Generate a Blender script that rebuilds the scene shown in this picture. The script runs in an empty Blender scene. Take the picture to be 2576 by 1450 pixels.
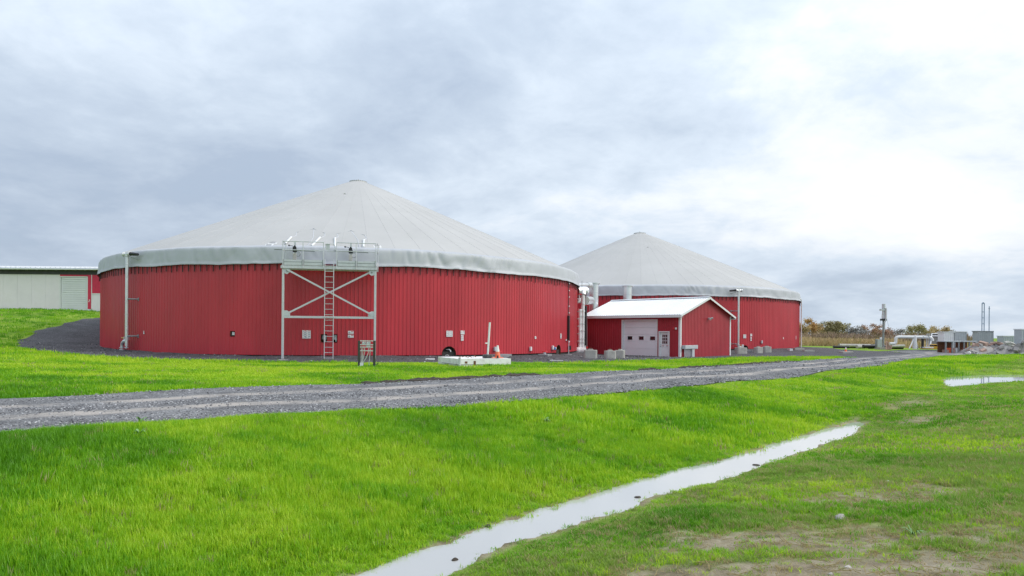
import bpy, bmesh, math, random
import numpy as np
from mathutils import Vector, Matrix
from mathutils.geometry import delaunay_2d_cdt

random.seed(7)
RNG = np.random.default_rng(11)
scene = bpy.context.scene
COL = scene.collection
rad = math.radians

# ------------------------------------------------------------------ camera
EYE = 1.5
cam_data = bpy.data.cameras.new("camera")
cam = bpy.data.objects.new("camera", cam_data)
COL.objects.link(cam)
cam.location = (0, 0, EYE)
cam.rotation_euler = (rad(90), rad(-0.46), 0)      # level camera, a touch of roll
cam_data.sensor_width = 36
cam_data.lens = 36 * 1690 / 2576
cam_data.shift_y = 115 / 2576
cam_data.clip_start = 0.1
cam_data.clip_end = 5000
scene.camera = cam

# ------------------------------------------------------------------ sky
SUN_AZ, SUN_EL = 92, 38         # degrees to the right of the view axis, above the horizon
sun_dir = Vector((math.sin(rad(SUN_AZ)) * math.cos(rad(SUN_EL)),
                  math.cos(rad(SUN_AZ)) * math.cos(rad(SUN_EL)), math.sin(rad(SUN_EL))))
world = bpy.data.worlds.new("World")
scene.world = world
world.use_nodes = True
nt = world.node_tree
nt.nodes.clear()
N = nt.nodes.new
L = nt.links.new
out = N("ShaderNodeOutputWorld")
mixs = N("ShaderNodeMixShader")
bg_sky = N("ShaderNodeBackground"); bg_sky.inputs[1].default_value = 0.12
bg_cl = N("ShaderNodeBackground"); bg_cl.inputs[1].default_value = 1.0
sky = N("ShaderNodeTexSky"); sky.sky_type = 'NISHITA'; sky.sun_disc = False
sky.sun_elevation = rad(SUN_EL); sky.sun_rotation = rad(SUN_AZ)
L(sky.outputs[0], bg_sky.inputs[0])
tc = N("ShaderNodeTexCoord")
sep = N("ShaderNodeSeparateXYZ"); L(tc.outputs['Generated'], sep.inputs[0])
def wm(op, a, b=None, c=None):
    n = N("ShaderNodeMath"); n.operation = op
    for i, v in enumerate((a, b, c)):
        if v is None: continue
        if isinstance(v, (int, float)): n.inputs[i].default_value = v
        else: L(v, n.inputs[i])
    return n.outputs[0]
zc = wm('MAXIMUM', sep.outputs[2], 0.0)
den = wm('ADD', zc, 0.25)
u = wm('DIVIDE', sep.outputs[0], den)
v = wm('DIVIDE', sep.outputs[1], den)
comb = N("ShaderNodeCombineXYZ"); L(u, comb.inputs[0]); L(v, comb.inputs[1])
def wnoise(vec, scale, detail, rough, off, dist=0.0):
    mp = N("ShaderNodeMapping"); L(vec, mp.inputs[0]); mp.inputs[1].default_value = off
    n = N("ShaderNodeTexNoise"); L(mp.outputs[0], n.inputs['Vector'])
    n.inputs['Scale'].default_value = scale; n.inputs['Detail'].default_value = detail
    n.inputs['Roughness'].default_value = rough; n.inputs['Distortion'].default_value = dist
    return n.outputs[0]
def wmap(val, a, b, c=0.0, d=1.0, smooth=True):
    n = N("ShaderNodeMapRange"); L(val, n.inputs[0])
    n.inputs[1].default_value = a; n.inputs[2].default_value = b
    n.inputs[3].default_value = c; n.inputs[4].default_value = d
    if smooth: n.interpolation_type = 'SMOOTHSTEP'
    return n.outputs[0]
big = wnoise(comb.outputs[0], 0.55, 2.0, 0.45, (17.4, 4.4, 1.9), 0.2)
mid = wnoise(comb.outputs[0], 1.5, 6.0, 0.58, (2.1, 7.7, 3), 0.35)
fine = wnoise(comb.outputs[0], 5.5, 6.0, 0.62, (0.4, 3.1, 8), 0.3)
cl = wm('ADD', wm('ADD', wm('MULTIPLY', big, 0.50), wm('MULTIPLY', mid, 0.36)), wm('MULTIPLY', fine, 0.14))
# thin cloud glows around the hidden sun
dot = N("ShaderNodeVectorMath"); dot.operation = 'DOT_PRODUCT'
L(tc.outputs['Generated'], dot.inputs[0]); dot.inputs[1].default_value = sun_dir
glow = wmap(dot.outputs['Value'], -0.1, 1.0, 0.0, 1.0)
den2 = wm('ADD', cl, wm('MULTIPLY', glow, 0.115))
ramp = N("ShaderNodeValToRGB"); L(den2, ramp.inputs[0])
cr = ramp.color_ramp
cr.elements[0].position = 0.40; cr.elements[0].color = (0.355, 0.425, 0.53, 1)
cr.elements[1].position = 0.70; cr.elements[1].color = (0.82, 0.845, 0.865, 1)
e = cr.elements.new(0.48); e.color = (0.44, 0.515, 0.615, 1)
e = cr.elements.new(0.56); e.color = (0.57, 0.645, 0.735, 1)
e = cr.elements.new(0.61); e.color = (0.69, 0.735, 0.79, 1)
# an overcast sky is brightest overhead
zen = N("ShaderNodeVectorMath"); zen.operation = 'SCALE'; L(ramp.outputs[0], zen.inputs[0])
L(wm('MULTIPLY_ADD', zc, 0.55, 0.93), zen.inputs['Scale'])
L(zen.outputs[0], bg_cl.inputs[0])
cover = wmap(cl, 0.34, 0.46, 0.90, 1.0)
L(cover, mixs.inputs[0]); L(bg_sky.outputs[0], mixs.inputs[1]); L(bg_cl.outputs[0], mixs.inputs[2])
L(mixs.outputs[0], out.inputs[0])

# ------------------------------------------------------------------ sun behind cloud
sd = bpy.data.lights.new("sun", 'SUN')
sd.energy = 1.5; sd.angle = rad(24); sd.color = (1.0, 0.96, 0.9)
sun = bpy.data.objects.new("sun", sd)
COL.objects.link(sun)
sun.location = sun_dir * 100
sun.rotation_euler = sun_dir.to_track_quat('Z', 'Y').to_euler()

vs = scene.view_settings
vs.view_transform = 'Standard'; vs.look = 'None'; vs.exposure = 0.35; vs.gamma = 1.0
vs.use_curve_mapping = False
scene.cycles.max_bounces = 6
scene.cycles.use_denoising = True
scene.cycles.denoising_prefilter = 'NONE'
scene.cycles.denoising_input_passes = 'RGB_ALBEDO_NORMAL'

# ------------------------------------------------------------------ measuring helpers
# photo pixels on a 2576 wide frame, turned into real places at a real distance
F = 1690.0
def yh(x): return 840 + 0.008 * (x - 1288)
def P(x, y, d): return Vector(((x - 1288) / F * d, d, EYE + (yh(x) - y) / F * d))
def GZ(x, y, z):
    d = (EYE - z) * F / (y - yh(x))
    return Vector(((x - 1288) / F * d, d, z))

# ------------------------------------------------------------------ numpy noise
def _h(ix, iy, s):
    n = (ix.astype(np.int64) * 374761393 + iy.astype(np.int64) * 668265263 + s * 1442695041) & 0x7fffffff
    n = ((n ^ (n >> 13)) * 1274126177) & 0x7fffffff
    return ((n ^ (n >> 16)) & 0xffff) / 65535.0
def vnoise(x, y, s=0):
    x = np.asarray(x, float); y = np.asarray(y, float)
    ix = np.floor(x); iy = np.floor(y); fx = x - ix; fy = y - iy
    fx = fx * fx * (3 - 2 * fx); fy = fy * fy * (3 - 2 * fy)
    a = _h(ix, iy, s); b = _h(ix + 1, iy, s); c = _h(ix, iy + 1, s); d = _h(ix + 1, iy + 1, s)
    return (a * (1 - fx) + b * fx) * (1 - fy) + (c * (1 - fx) + d * fx) * fy
def fbm(x, y, s=0, o=4):
    r = 0; a = 0.5
    for i in range(o):
        r = r + a * vnoise(x * 2 ** i, y * 2 ** i, s + i); a *= 0.5
    return r / (1 - 0.5 ** o)
def sstep(a, b, x):
    t = np.clip((x - a) / (b - a), 0, 1); return t * t * (3 - 2 * t)

def inpoly(px, py, poly):
    px = np.asarray(px); py = np.asarray(py)
    r = np.zeros(px.shape, bool); n = len(poly)
    for i in range(n):
        x1, y1 = poly[i]; x2, y2 = poly[(i + 1) % n]
        c = ((y1 > py) != (y2 > py))
        if y1 == y2: continue
        r ^= c & (px < (x2 - x1) * (py - y1) / (y2 - y1) + x1)
    return r
def sdist(px, py, poly):
    px = np.asarray(px, float); py = np.asarray(py, float)
    best = np.full(px.shape, 1e9); n = len(poly)
    for i in range(n):
        x1, y1 = poly[i]; x2, y2 = poly[(i + 1) % n]
        dx, dy = x2 - x1, y2 - y1
        l2 = dx * dx + dy * dy
        if l2 == 0: continue
        t = np.clip(((px - x1) * dx + (py - y1) * dy) / l2, 0, 1)
        best = np.minimum(best, np.hypot(px - x1 - t * dx, py - y1 - t * dy))
    return np.where(inpoly(px, py, poly), -best, best)

# ------------------------------------------------------------------ where things stand
R_TANK = 18.2
C1 = Vector((-12.88, 55.83)); C2 = Vector((15.66, 82.9))
HOUSE_A = Vector((12.8, 51.1)); HOUSE_U = Vector((-0.70, 0.714)); HOUSE_V = Vector((0.714, 0.70))
HOUSE_Z = -0.18
Z_WATER = -0.72
_l = [(943,1439),(1209,1331),(1380,1279),(1516,1240),(1725,1181),(1823,1158),(1942,1121),(2082,1080),(2152,1060)]
_r = [(2183,1065),(2145,1094),(2047,1128),(1914,1170),(1823,1203),(1641,1254),(1607,1275),(1467,1317),(1292,1369),(1118,1446)]
WATER = [GZ(x, y, Z_WATER).to_2d()[:] for x, y in _l] + [GZ(x, y, Z_WATER).to_2d()[:] for x, y in _r]
WATER = [(-5.6, 2.6)] + WATER + [(-4.4, 1.9)]
PUDDLE_Z = -0.36
_p = [(2371,958),(2385,950),(2440,946),(2520,943),(2600,944),(2640,950),(2600,957),(2520,961),(2450,968),(2395,973),(2375,967)]
PUDDLE = [GZ(x, y, PUDDLE_Z).to_2d()[:] for x, y in _p]

TP = [(-7.7,10.1,0),(-11.2,14.6,0),(-1.45,14.4,0),(-2.1,21,0),(6.8,21.7,0),(10.2,32.5,-.02),(13.9,27.8,-.02),(29,48.8,-.1),
      (19.4,43,-.06),(39,61,-.12),(-20,4,.0),(-24,9,.05),(-16,20,.08),(-19.5,26,.2),(-27,30,.45),(-31.5,42,.5),(-24,36,.25),(-15,33,.02),
      (-5,32,0),(4,34,0),(10,42,-.08),(-34,45,.9),(-33,50,1.4),(-37,55,2.3),(-41,62,3.2),(-60,64,3.3),(-50,50,1.9),(-38,38,.8),(-45,30,.7),
      (-30.5,52,1.2),(-28,47,.35),(-26,43,.22),(-20,38.5,.05),(-12,37,0),(-5,39,-.02),(2,44,-.06),(6,51,-.1),(12,50,-.18),(5,58,-.18),(19,57,-.18),(12,62,-.15),
      (-12,78,.9),(-35,75,3.0),(10,104,.4),(32.4,75.8,.12),(26,62,-.1),(36,74,-.08),(46,72,-.12),(37,56,-.2),(43,56,-.2),(60,66,-.2),
      (15,19.7,-.28),(21,28,-.3),(14,24,-.45),(0,0,-.1),(3.4,4.5,-.12),(10,6,-.1),(20,10,-.1),(10,12,-.25),(30,30,-.22),(5,-8,-.1),(-12,-4,-.1),
      (-150,150,3.6),(0,200,0),(60,230,-1.1),(150,230,-1.2),(65,120,-.35),(120,120,-.5),(-100,60,3.5),(-60,0,.3),(100,20,-.2),(0,-60,-.1),(-60,-60,.1),(60,-60,-.2)]
TP = np.array(TP, float)
def _U(r2): return np.where(r2 > 0, 0.5 * r2 * np.log(np.maximum(r2, 1e-12)), 0)
_n = len(TP)
_K = _U(((TP[:, None, :2] - TP[None, :, :2]) ** 2).sum(-1)) + np.eye(_n) * 1.0
_A = np.zeros((_n + 3, _n + 3)); _A[:_n, :_n] = _K; _A[:_n, _n] = 1; _A[:_n, _n + 1:] = TP[:, :2]; _A[_n:, :_n] = _A[:_n, _n:].T
_w = np.linalg.solve(_A, np.concatenate([TP[:, 2], np.zeros(3)]))
def terrain(x, y):
    x = np.asarray(x, float); y = np.asarray(y, float); sh = x.shape
    x = x.ravel(); y = y.ravel()
    r = np.hypot(x, y); k = np.where(r > 230, 230 / np.maximum(r, 1), 1.0); xx = x * k; yy = y * k
    z = _w[_n] + _w[_n + 1] * xx + _w[_n + 2] * yy
    for i in range(_n):
        z = z + _w[i] * _U((xx - TP[i, 0]) ** 2 + (yy - TP[i, 1]) ** 2)
    z = np.clip(z, -1.6, 4.2)
    near = 1 - sstep(60, 140, r)
    z = z + near * (fbm(x * 0.35, y * 0.35, 3, 3) - 0.5) * 0.10
    # gravel heaped against the tanks
    for c_ in (C1, C2):
        q = np.hypot(x - c_.x, y - c_.y) - R_TANK
        z = z + .17 * np.exp(-(np.maximum(q, 0) / 1.15) ** 2) * (.7 + .6 * vnoise(x * 1.4, y * 1.4, 83)) * sstep(1.0, .3, z)
    # ditch
    m = (x > -14) & (x < 22) & (y > -4) & (y < 32)
    if m.any():
        s = sdist(x[m], y[m], WATER)
        s = s + (vnoise(x[m] * 3.1, y[m] * 3.1, 9) - 0.5) * 0.16 + (vnoise(x[m] * 1.1, y[m] * 1.1, 10) - 0.5) * 0.22
        g = np.clip(1 - np.maximum(s, 0) / 5.4, 0, 1) ** 1.2
        lumps = (fbm(x[m] * .9 + y[m] * .3, y[m] * .9, 21, 3) - .5) * 0.22 * np.clip(s * 1.5, 0, 1) * g
        z[m] = z[m] * (1 - g) + Z_WATER * g + lumps - 0.14 * np.clip(-s / 0.35, 0, 1)
    m = (x > 12) & (x < 34) & (y > 18) & (y < 40)
    if m.any():
        s = sdist(x[m], y[m], PUDDLE)
        g = np.clip(1 - np.maximum(s, 0) / 3.0, 0, 1) ** 1.5
        z[m] = z[m] * (1 - g) + PUDDLE_Z * g - 0.1 * np.clip(-s / 0.4, 0, 1)
    return z.reshape(sh)
def hz(x, y): return float(terrain(np.array([x]), np.array([y]))[0])
def G(x, y, off=0.0):
    """where the sight line through a photo pixel meets the ground"""
    d = np.linspace(2, 240, 3000)
    X = (x - 1288) / F * d; Z = EYE + (yh(x) - y) / F * d
    hit = np.nonzero(Z < terrain(X, d) + off)[0]
    dd = d[hit[0]] if len(hit) else 240
    return Vector(((x - 1288) / F * dd, dd, hz((x - 1288) / F * dd, dd)))

# ------------------------------------------------------------------ materials
M = {}
def mat(name, col, rough=0.6, metal=0.0, var=0.12, scale=3.0, bump=0.0, bscale=40.0, dirt=None, dirt_amt=0.0, dscale=1.2, stretch=None, spec=0.5, rnd=0.0):
    m = bpy.data.materials.new(name); m.use_nodes = True
    t = m.node_tree; n = t.nodes.new; l = t.links.new
    b = t.nodes["Principled BSDF"]
    b.inputs['Roughness'].default_value = rough; b.inputs['Metallic'].default_value = metal
    b.inputs['Specular IOR Level'].default_value = spec
    geo = n("ShaderNodeNewGeometry"); vec = geo.outputs['Position']
    if stretch:
        mp = n("ShaderNodeMapping"); l(vec, mp.inputs[0]); mp.inputs[3].default_value = stretch; vec = mp.outputs[0]
    nz = n("ShaderNodeTexNoise"); l(vec, nz.inputs['Vector']); nz.inputs['Scale'].default_value = scale
    nz.inputs['Detail'].default_value = 5; nz.inputs['Roughness'].default_value = 0.6
    mr = n("ShaderNodeMapRange"); l(nz.outputs[0], mr.inputs[0])
    mr.inputs[1].default_value = 0.3; mr.inputs[2].default_value = 0.7
    mr.inputs[3].default_value = 1 - var; mr.inputs[4].default_value = 1 + var
    vm = n("ShaderNodeVectorMath"); vm.operation = 'SCALE'; vm.inputs[0].default_value = col[:3]
    fac = mr.outputs[0]
    if rnd:
        oi = n("ShaderNodeObjectInfo"); r2 = n("ShaderNodeMapRange"); l(oi.outputs['Random'], r2.inputs[0])
        r2.inputs[3].default_value = 1 - rnd; r2.inputs[4].default_value = 1 + rnd
        mu = n("ShaderNodeMath"); mu.operation = 'MULTIPLY'; l(fac, mu.inputs[0]); l(r2.outputs[0], mu.inputs[1]); fac = mu.outputs[0]
    l(fac, vm.inputs['Scale'])
    colout = vm.outputs[0]
    if dirt:
        dn = n("ShaderNodeTexNoise"); l(vec, dn.inputs['Vector']); dn.inputs['Scale'].default_value = dscale
        dn.inputs['Detail'].default_value = 7; dn.inputs['Roughness'].default_value = 0.7
        dr = n("ShaderNodeMapRange"); l(dn.outputs[0], dr.inputs[0]); dr.inputs[1].default_value = 0.5; dr.inputs[2].default_value = 0.75
        dr.inputs[3].default_value = 0; dr.inputs[4].default_value = dirt_amt
        mx = n("ShaderNodeMix"); mx.data_type = 'RGBA'; l(dr.outputs[0], mx.inputs[0]); l(colout, mx.inputs[6]); mx.inputs[7].default_value = (*dirt, 1)
        colout = mx.outputs[2]
    l(colout, b.inputs['Base Color'])
    if bump:
        bn = n("ShaderNodeTexNoise"); l(geo.outputs['Position'], bn.inputs['Vector']); bn.inputs['Scale'].default_value = bscale; bn.inputs['Detail'].default_value = 4
        bu = n("ShaderNodeBump"); bu.inputs['Strength'].default_value = bump; bu.inputs['Distance'].default_value = 0.02
        l(bn.outputs[0], bu.inputs['Height']); l(bu.outputs[0], b.inputs['Normal'])
    M[name] = m
    return m

mat('red_steel', (0.50, 0.034, 0.050), 0.36, var=0.14, scale=0.5, stretch=(1, 1, .35), dirt=(0.43, 0.048, 0.06), dirt_amt=0.5, dscale=0.8, rnd=0.05)
mat('red_house', (0.38, 0.028, 0.042), 0.4, var=0.10, scale=0.7, rnd=0.04)
mat('red_bright', (0.62, 0.025, 0.075), 0.5, var=0.08)
mat('membrane', (0.47, 0.462, 0.452), 0.62, var=0.05, scale=0.22, dirt=(0.38, 0.385, 0.36), dirt_amt=0.35, dscale=0.35, rnd=0.018)
mat('skirt', (0.455, 0.47, 0.505), 0.5, var=0.07, scale=0.6, dirt=(0.37, 0.39, 0.40), dirt_amt=0.4, dscale=1.1, stretch=(1, 1, .5))
mat('strap', (0.03, 0.02, 0.022), 0.7)
mat('galv', (0.62, 0.63, 0.66), 0.42, 0.35, var=0.10, scale=6, dirt=(.42, .44, .45), dirt_amt=.5, dscale=3)
mat('galv_dark', (0.28, 0.30, 0.31), 0.5, 0.4, var=0.15, scale=6)
mat('steel', (0.74, 0.75, 0.76), 0.30, 0.75, var=0.06, scale=2, dirt=(.5, .51, .52), dirt_amt=.5, dscale=1.5)
mat('white_pipe', (0.76, 0.77, 0.77), 0.4, var=0.05, scale=2, dirt=(.55, .55, .54), dirt_amt=.4)
mat('white_paint', (0.80, 0.80, 0.80), 0.45, var=0.03)
mat('door_white', (0.80, 0.80, 0.83), 0.45, var=0.03, scale=1.2, dirt=(.72, .72, .74), dirt_amt=.4, dscale=.9)
mat('trim_white', (0.74, 0.75, 0.76), 0.45, var=0.04)
mat('roof_white', (0.68, 0.70, 0.73), 0.35, 0.1, var=0.05, scale=.8, rnd=.03)
mat('concrete', (0.43, 0.42, 0.385), 0.85, var=0.16, scale=2.5, bump=.4, bscale=35, dirt=(.25, .24, .21), dirt_amt=.6, dscale=3)
mat('concrete_white', (0.80, 0.80, 0.80), 0.8, var=0.08, scale=2.5, bump=.3, bscale=30, dirt=(.40, .34, .27), dirt_amt=.8, dscale=2.3)
mat('concrete_grey', (0.25, 0.25, 0.26), 0.85, var=0.12, scale=2.5, bump=.3)
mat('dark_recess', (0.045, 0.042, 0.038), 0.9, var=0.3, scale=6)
mat('rust', (0.16, 0.07, 0.035), 0.85, var=0.35, scale=8, bump=.4)
mat('black', (0.018, 0.018, 0.02), 0.5)
mat('rubber', (0.06, 0.06, 0.058), 0.8, var=.3, scale=8, bump=.4, dirt=(.3, .3, .29), dirt_amt=.8, dscale=6)
mat('glass', (0.012, 0.014, 0.018), 0.06, spec=0.8)
mat('timber_dark', (0.055, 0.062, 0.052), 0.85, var=.25, scale=4, bump=.5, bscale=25, stretch=(4, 4, .6))
mat('sign_white', (0.80, 0.80, 0.80), 0.4, var=.02)
mat('sign_red', (0.55, 0.03, 0.03), 0.4)
mat('sign_ink', (0.12, 0.12, 0.14), 0.5)
mat('sign_pale', (0.58, 0.56, 0.60), 0.5)
mat('sign_orange', (0.75, 0.25, 0.03), 0.5)
mat('blue', (0.03, 0.17, 0.42), 0.4)
mat('red_valve', (0.62, 0.025, 0.03), 0.45)
mat('cone_orange', (0.85, 0.17, 0.07), 0.5, var=.06, dirt=(.7, .35, .28), dirt_amt=.5, dscale=4)
mat('cone_white', (0.82, 0.80, 0.78), 0.5, var=.05)
mat('yellow', (0.62, 0.36, 0.03), 0.5, var=.12)
mat('brass', (0.65, 0.42, 0.12), 0.4, .4)
mat('grey_box', (0.46, 0.49, 0.51), 0.5, var=.08)
mat('pink_rubble', (0.40, 0.27, 0.22), .9, var=.3, scale=2, bump=.4, rnd=.25)
mat('grey_rubble', (0.33, 0.31, 0.30), .9, var=.3, scale=2, bump=.4, rnd=.3)
mat('soil_dark', (0.055, 0.043, 0.032), .95, var=.35, scale=9, bump=.8, bscale=30)
mat('stone', (0.42, 0.39, 0.36), .85, var=.2, scale=10, bump=.5, rnd=.2)
mat('litter', (0.78, 0.78, 0.76), .6)
mat('shed_cream', (0.84, 0.775, 0.82), .7, var=.07, scale=.5, dirt=(.60, .56, .54), dirt_amt=.5, dscale=.5)
mat('silo_green', (0.40, 0.43, 0.43), .6, var=.12, scale=.6)
mat('mast_blue', (0.20, 0.28, 0.38), .5)
mat('bark', (0.15, 0.13, 0.115), .95, var=.3, scale=3)
mat('leaf_ochre', (0.52, 0.40, 0.19), .8, var=.3, scale=.8)
mat('leaf_orange', (0.58, 0.37, 0.14), .8, var=.3, scale=.8)
mat('leaf_rust', (0.42, 0.26, 0.17), .8, var=.3, scale=.8)
mat('leaf_olive', (0.36, 0.32, 0.15), .8, var=.3, scale=.8)
mat('leaf_grey', (0.33, 0.32, 0.29), .85, var=.3, scale=.8)
mat('reed', (0.48, 0.35, 0.18), .9, var=.3, scale=.5)
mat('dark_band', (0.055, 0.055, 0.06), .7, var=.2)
mat('brush', (0.30, 0.21, 0.14), .9, var=.35, scale=.5)
mat('weed', (0.16, 0.30, 0.09), .6, var=.2)

# ------------------------------------------------------------------ mesh helpers
class MB:
    def __init__(s): s.v = []; s.f = []
    def add(s, vs, fs):
        o = len(s.v); s.v += [tuple(p) for p in vs]; s.f += [tuple(i + o for i in f) for f in fs]; return s
    def box(s, x0, x1, y0, y1, z0, z1):
        return s.add([(x0,y0,z0),(x1,y0,z0),(x1,y1,z0),(x0,y1,z0),(x0,y0,z1),(x1,y0,z1),(x1,y1,z1),(x0,y1,z1)],
                     [(3,2,1,0),(4,5,6,7),(0,1,5,4),(1,2,6,5),(2,3,7,6),(3,0,4,7)])
    def cyl(s, a, b, r, r2=None, n=12, caps=True):
        a = Vector(a); b = Vector(b); r2 = r if r2 is None else r2
        d = (b - a).normalized(); q = Vector((0,0,1)).cross(d)
        if q.length < 1e-4: q = Vector((1,0,0))
        q.normalize(); w = d.cross(q)
        vs = []
        for c, rr in ((a, r), (b, r2)):
            for i in range(n):
                t = 2 * math.pi * i / n; vs.append(c + (q * math.cos(t) + w * math.sin(t)) * rr)
        fs = [(i, (i + 1) % n, n + (i + 1) % n, n + i) for i in range(n)]
        if caps: fs += [tuple(range(n - 1, -1, -1)), tuple(range(n, 2 * n))]
        return s.add(vs, fs)
    def tube(s, pts, r, n=8):
        pts = [Vector(p) for p in pts]; vs = []; q = None
        rs = r if isinstance(r, (list, tuple)) else [r] * len(pts)
        for i, p in enumerate(pts):
            d = (pts[min(i + 1, len(pts) - 1)] - pts[max(i - 1, 0)]).normalized()
            if q is None:
                q = d.orthogonal().normalized()
            q = (q - d * q.dot(d)).normalized(); w = d.cross(q)
            for k in range(n):
                t = 2 * math.pi * k / n; vs.append(p + (q * math.cos(t) + w * math.sin(t)) * rs[i])
        fs = []
        for i in range(len(pts) - 1):
            for k in range(n):
                fs.append((i*n+k, i*n+(k+1)%n, (i+1)*n+(k+1)%n, (i+1)*n+k))
        fs += [tuple(range(n - 1, -1, -1)), tuple(range((len(pts)-1)*n, len(pts)*n))]
        return s.add(vs, fs)
    def bar(s, a, b, w, h, up=(0,0,1)):
        a = Vector(a); b = Vector(b); d = (b - a).normalized(); up = Vector(up)
        q = d.cross(up)
        if q.length < 1e-4: q = d.cross(Vector((0,1,0)))
        q.normalize(); t = q.cross(d)
        vs = [c + q * sx * w / 2 + t * sz * h / 2 for c in (a, b) for sx, sz in ((-1,-1),(1,-1),(1,1),(-1,1))]
        return s.add(vs, [(0,1,2,3),(7,6,5,4),(0,4,5,1),(1,5,6,2),(2,6,7,3),(3,7,4,0)])
    def prism(s, poly, y0, y1):           # polygon in xz, extruded along y
        n = len(poly)
        vs = [(x, y0, z) for x, z in poly] + [(x, y1, z) for x, z in poly]
        return s.add(vs, [tuple(range(n)), tuple(range(2*n-1, n-1, -1))] + [(i, n + i, n + (i+1)%n, (i+1)%n) for i in range(n)])
    def plate(s, poly, z0, z1):           # polygon in xy
        n = len(poly)
        vs = [(x, y, z0) for x, y in poly] + [(x, y, z1) for x, y in poly]
        return s.add(vs, [tuple(range(n-1,-1,-1)), tuple(range(n, 2*n))] + [(i, (i+1)%n, n+(i+1)%n, n+i) for i in range(n)])
    def ball(s, c, r, nu=10, nv=7, sc=(1,1,1)):
        c = Vector(c); vs = []; fs = []
        for j in range(nv + 1):
            t = math.pi * j / nv
            for i in range(nu):
                p = 2 * math.pi * i / nu
                vs.append((c.x + r*sc[0]*math.sin(t)*math.cos(p), c.y + r*sc[1]*math.sin(t)*math.sin(p), c.z + r*sc[2]*math.cos(t)))
        for j in range(nv):
            for i in range(nu):
                fs.append((j*nu+i, (j+1)*nu+i, (j+1)*nu+(i+1)%nu, j*nu+(i+1)%nu))
        return s.add(vs, fs)
    def xf(s, mtx):
        s.v = [tuple(mtx @ Vector(p)) for p in s.v]; return s
    def mesh(s, name, m, bevel=0.0, smooth=True):
        me = bpy.data.meshes.new(name); me.from_pydata(s.v, [], s.f)
        if bevel:
            bm = bmesh.new(); bm.from_mesh(me)
            bmesh.ops.remove_doubles(bm, verts=bm.verts, dist=1e-5)
            bmesh.ops.recalc_face_normals(bm, faces=bm.faces)
            es = [e_ for e_ in bm.edges if len(e_.link_faces) == 2 and e_.calc_face_angle(0) > 0.5]
            bmesh.ops.bevel(bm, geom=es, offset=bevel, segments=1, affect='EDGES', profile=0.5, clamp_overlap=True)
            bm.to_mesh(me); bm.free()
        if smooth:
            me.polygons.foreach_set('use_smooth', [True] * len(me.polygons)); me.set_sharp_from_angle(angle=rad(38))
        if m: me.materials.append(M[m] if isinstance(m, str) else m)
        me.update()
        return me
    def build(s, name, m, parent=None, bevel=0.0, smooth=True):
        return obj(name, s.mesh(name, m, bevel, smooth), parent)

def obj(name, me, parent=None, loc=None, rz=None):
    o = bpy.data.objects.new(name, me); COL.objects.link(o)
    if parent is not None: o.parent = parent
    if loc is not None: o.location = loc
    if rz is not None: o.rotation_euler = (0, 0, rz)
    return o
def tag(o, label, cat, group=None, kind=None):
    o['label'] = label; o['category'] = cat
    if group: o['group'] = group
    o['kind'] = kind or 'thing'
    return o
def thing(name, label, cat, loc=(0,0,0), rz=0.0, group=None):
    o = obj(name, None, None, loc, rz); o.empty_display_size = 0.2
    return tag(o, label, cat, group)
def struct(name, me, label=None):
    o = obj(name, me); o['kind'] = 'structure'
    if label: o['label'] = label
    return o
def arc(c, r, a0, a1, n, plane='xz'):
    o = []
    for i in range(n + 1):
        t = a0 + (a1 - a0) * i / n
        if plane == 'xz': o.append(Vector((c[0] + r*math.cos(t), c[1], c[2] + r*math.sin(t))))
        elif plane == 'xy': o.append(Vector((c[0] + r*math.cos(t), c[1] + r*math.sin(t), c[2])))
        else: o.append(Vector((c[0], c[1] + r*math.cos(t), c[2] + r*math.sin(t))))
    return o
# ================================================================== GROUND
def poly_sheet(name, poly, off, step, material, label, jitter=0.12, attr=None):
    """a polygon of ground draped over the terrain"""
    pts = []
    n = len(poly)
    for i in range(n):
        a = Vector(poly[i]); b = Vector(poly[(i + 1) % n]); k = max(1, int((b - a).length / step))
        for j in range(k):
            p = a + (b - a) * (j / k)
            jt = (float(vnoise(p.x * 1.3, p.y * 1.3, 5)) - .5) * 2 * jitter
            pts.append(Vector((p.x + jt, p.y + jt)))
    m = len(pts); edges = [(i, (i + 1) % m) for i in range(m)]
    xs = [p.x for p in pts]; ys = [p.y for p in pts]
    gx, gy = np.meshgrid(np.arange(min(xs), max(xs), step * 1.3), np.arange(min(ys), max(ys), step * 1.3))
    gx = gx.ravel() + RNG.uniform(-.2, .2, gx.size) * step; gy = gy.ravel() + RNG.uniform(-.2, .2, gy.size) * step
    pl = [tuple(p) for p in pts]
    keep = sdist(gx, gy, pl) < -step * 0.4
    allp = pts + [Vector((a, b)) for a, b in zip(gx[keep], gy[keep])]
    v2, _, fs, _, _, _ = delaunay_2d_cdt(allp, edges, [], 1, 1e-5)
    A = np.array([tuple(p) for p in v2])
    z = terrain(A[:, 0], A[:, 1]) + off
    me = bpy.data.meshes.new(name)
    me.from_pydata([(a, b, c) for (a, b), c in zip(A, z)], [], [tuple(f) for f in fs])
    bm = bmesh.new(); bm.from_mesh(me); bmesh.ops.recalc_face_normals(bm, faces=bm.faces)
    for f in bm.faces:
        if f.normal.z < 0: f.normal_flip()
    bm.to_mesh(me); bm.free()
    me.polygons.foreach_set('use_smooth', [True] * len(me.polygons))
    me.materials.append(material)
    if attr:
        at = me.attributes.new('across', 'FLOAT', 'POINT'); at.data.foreach_set('value', attr(A[:, 0], A[:, 1]).astype(np.float32))
    return struct(name, me, label)

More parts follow.
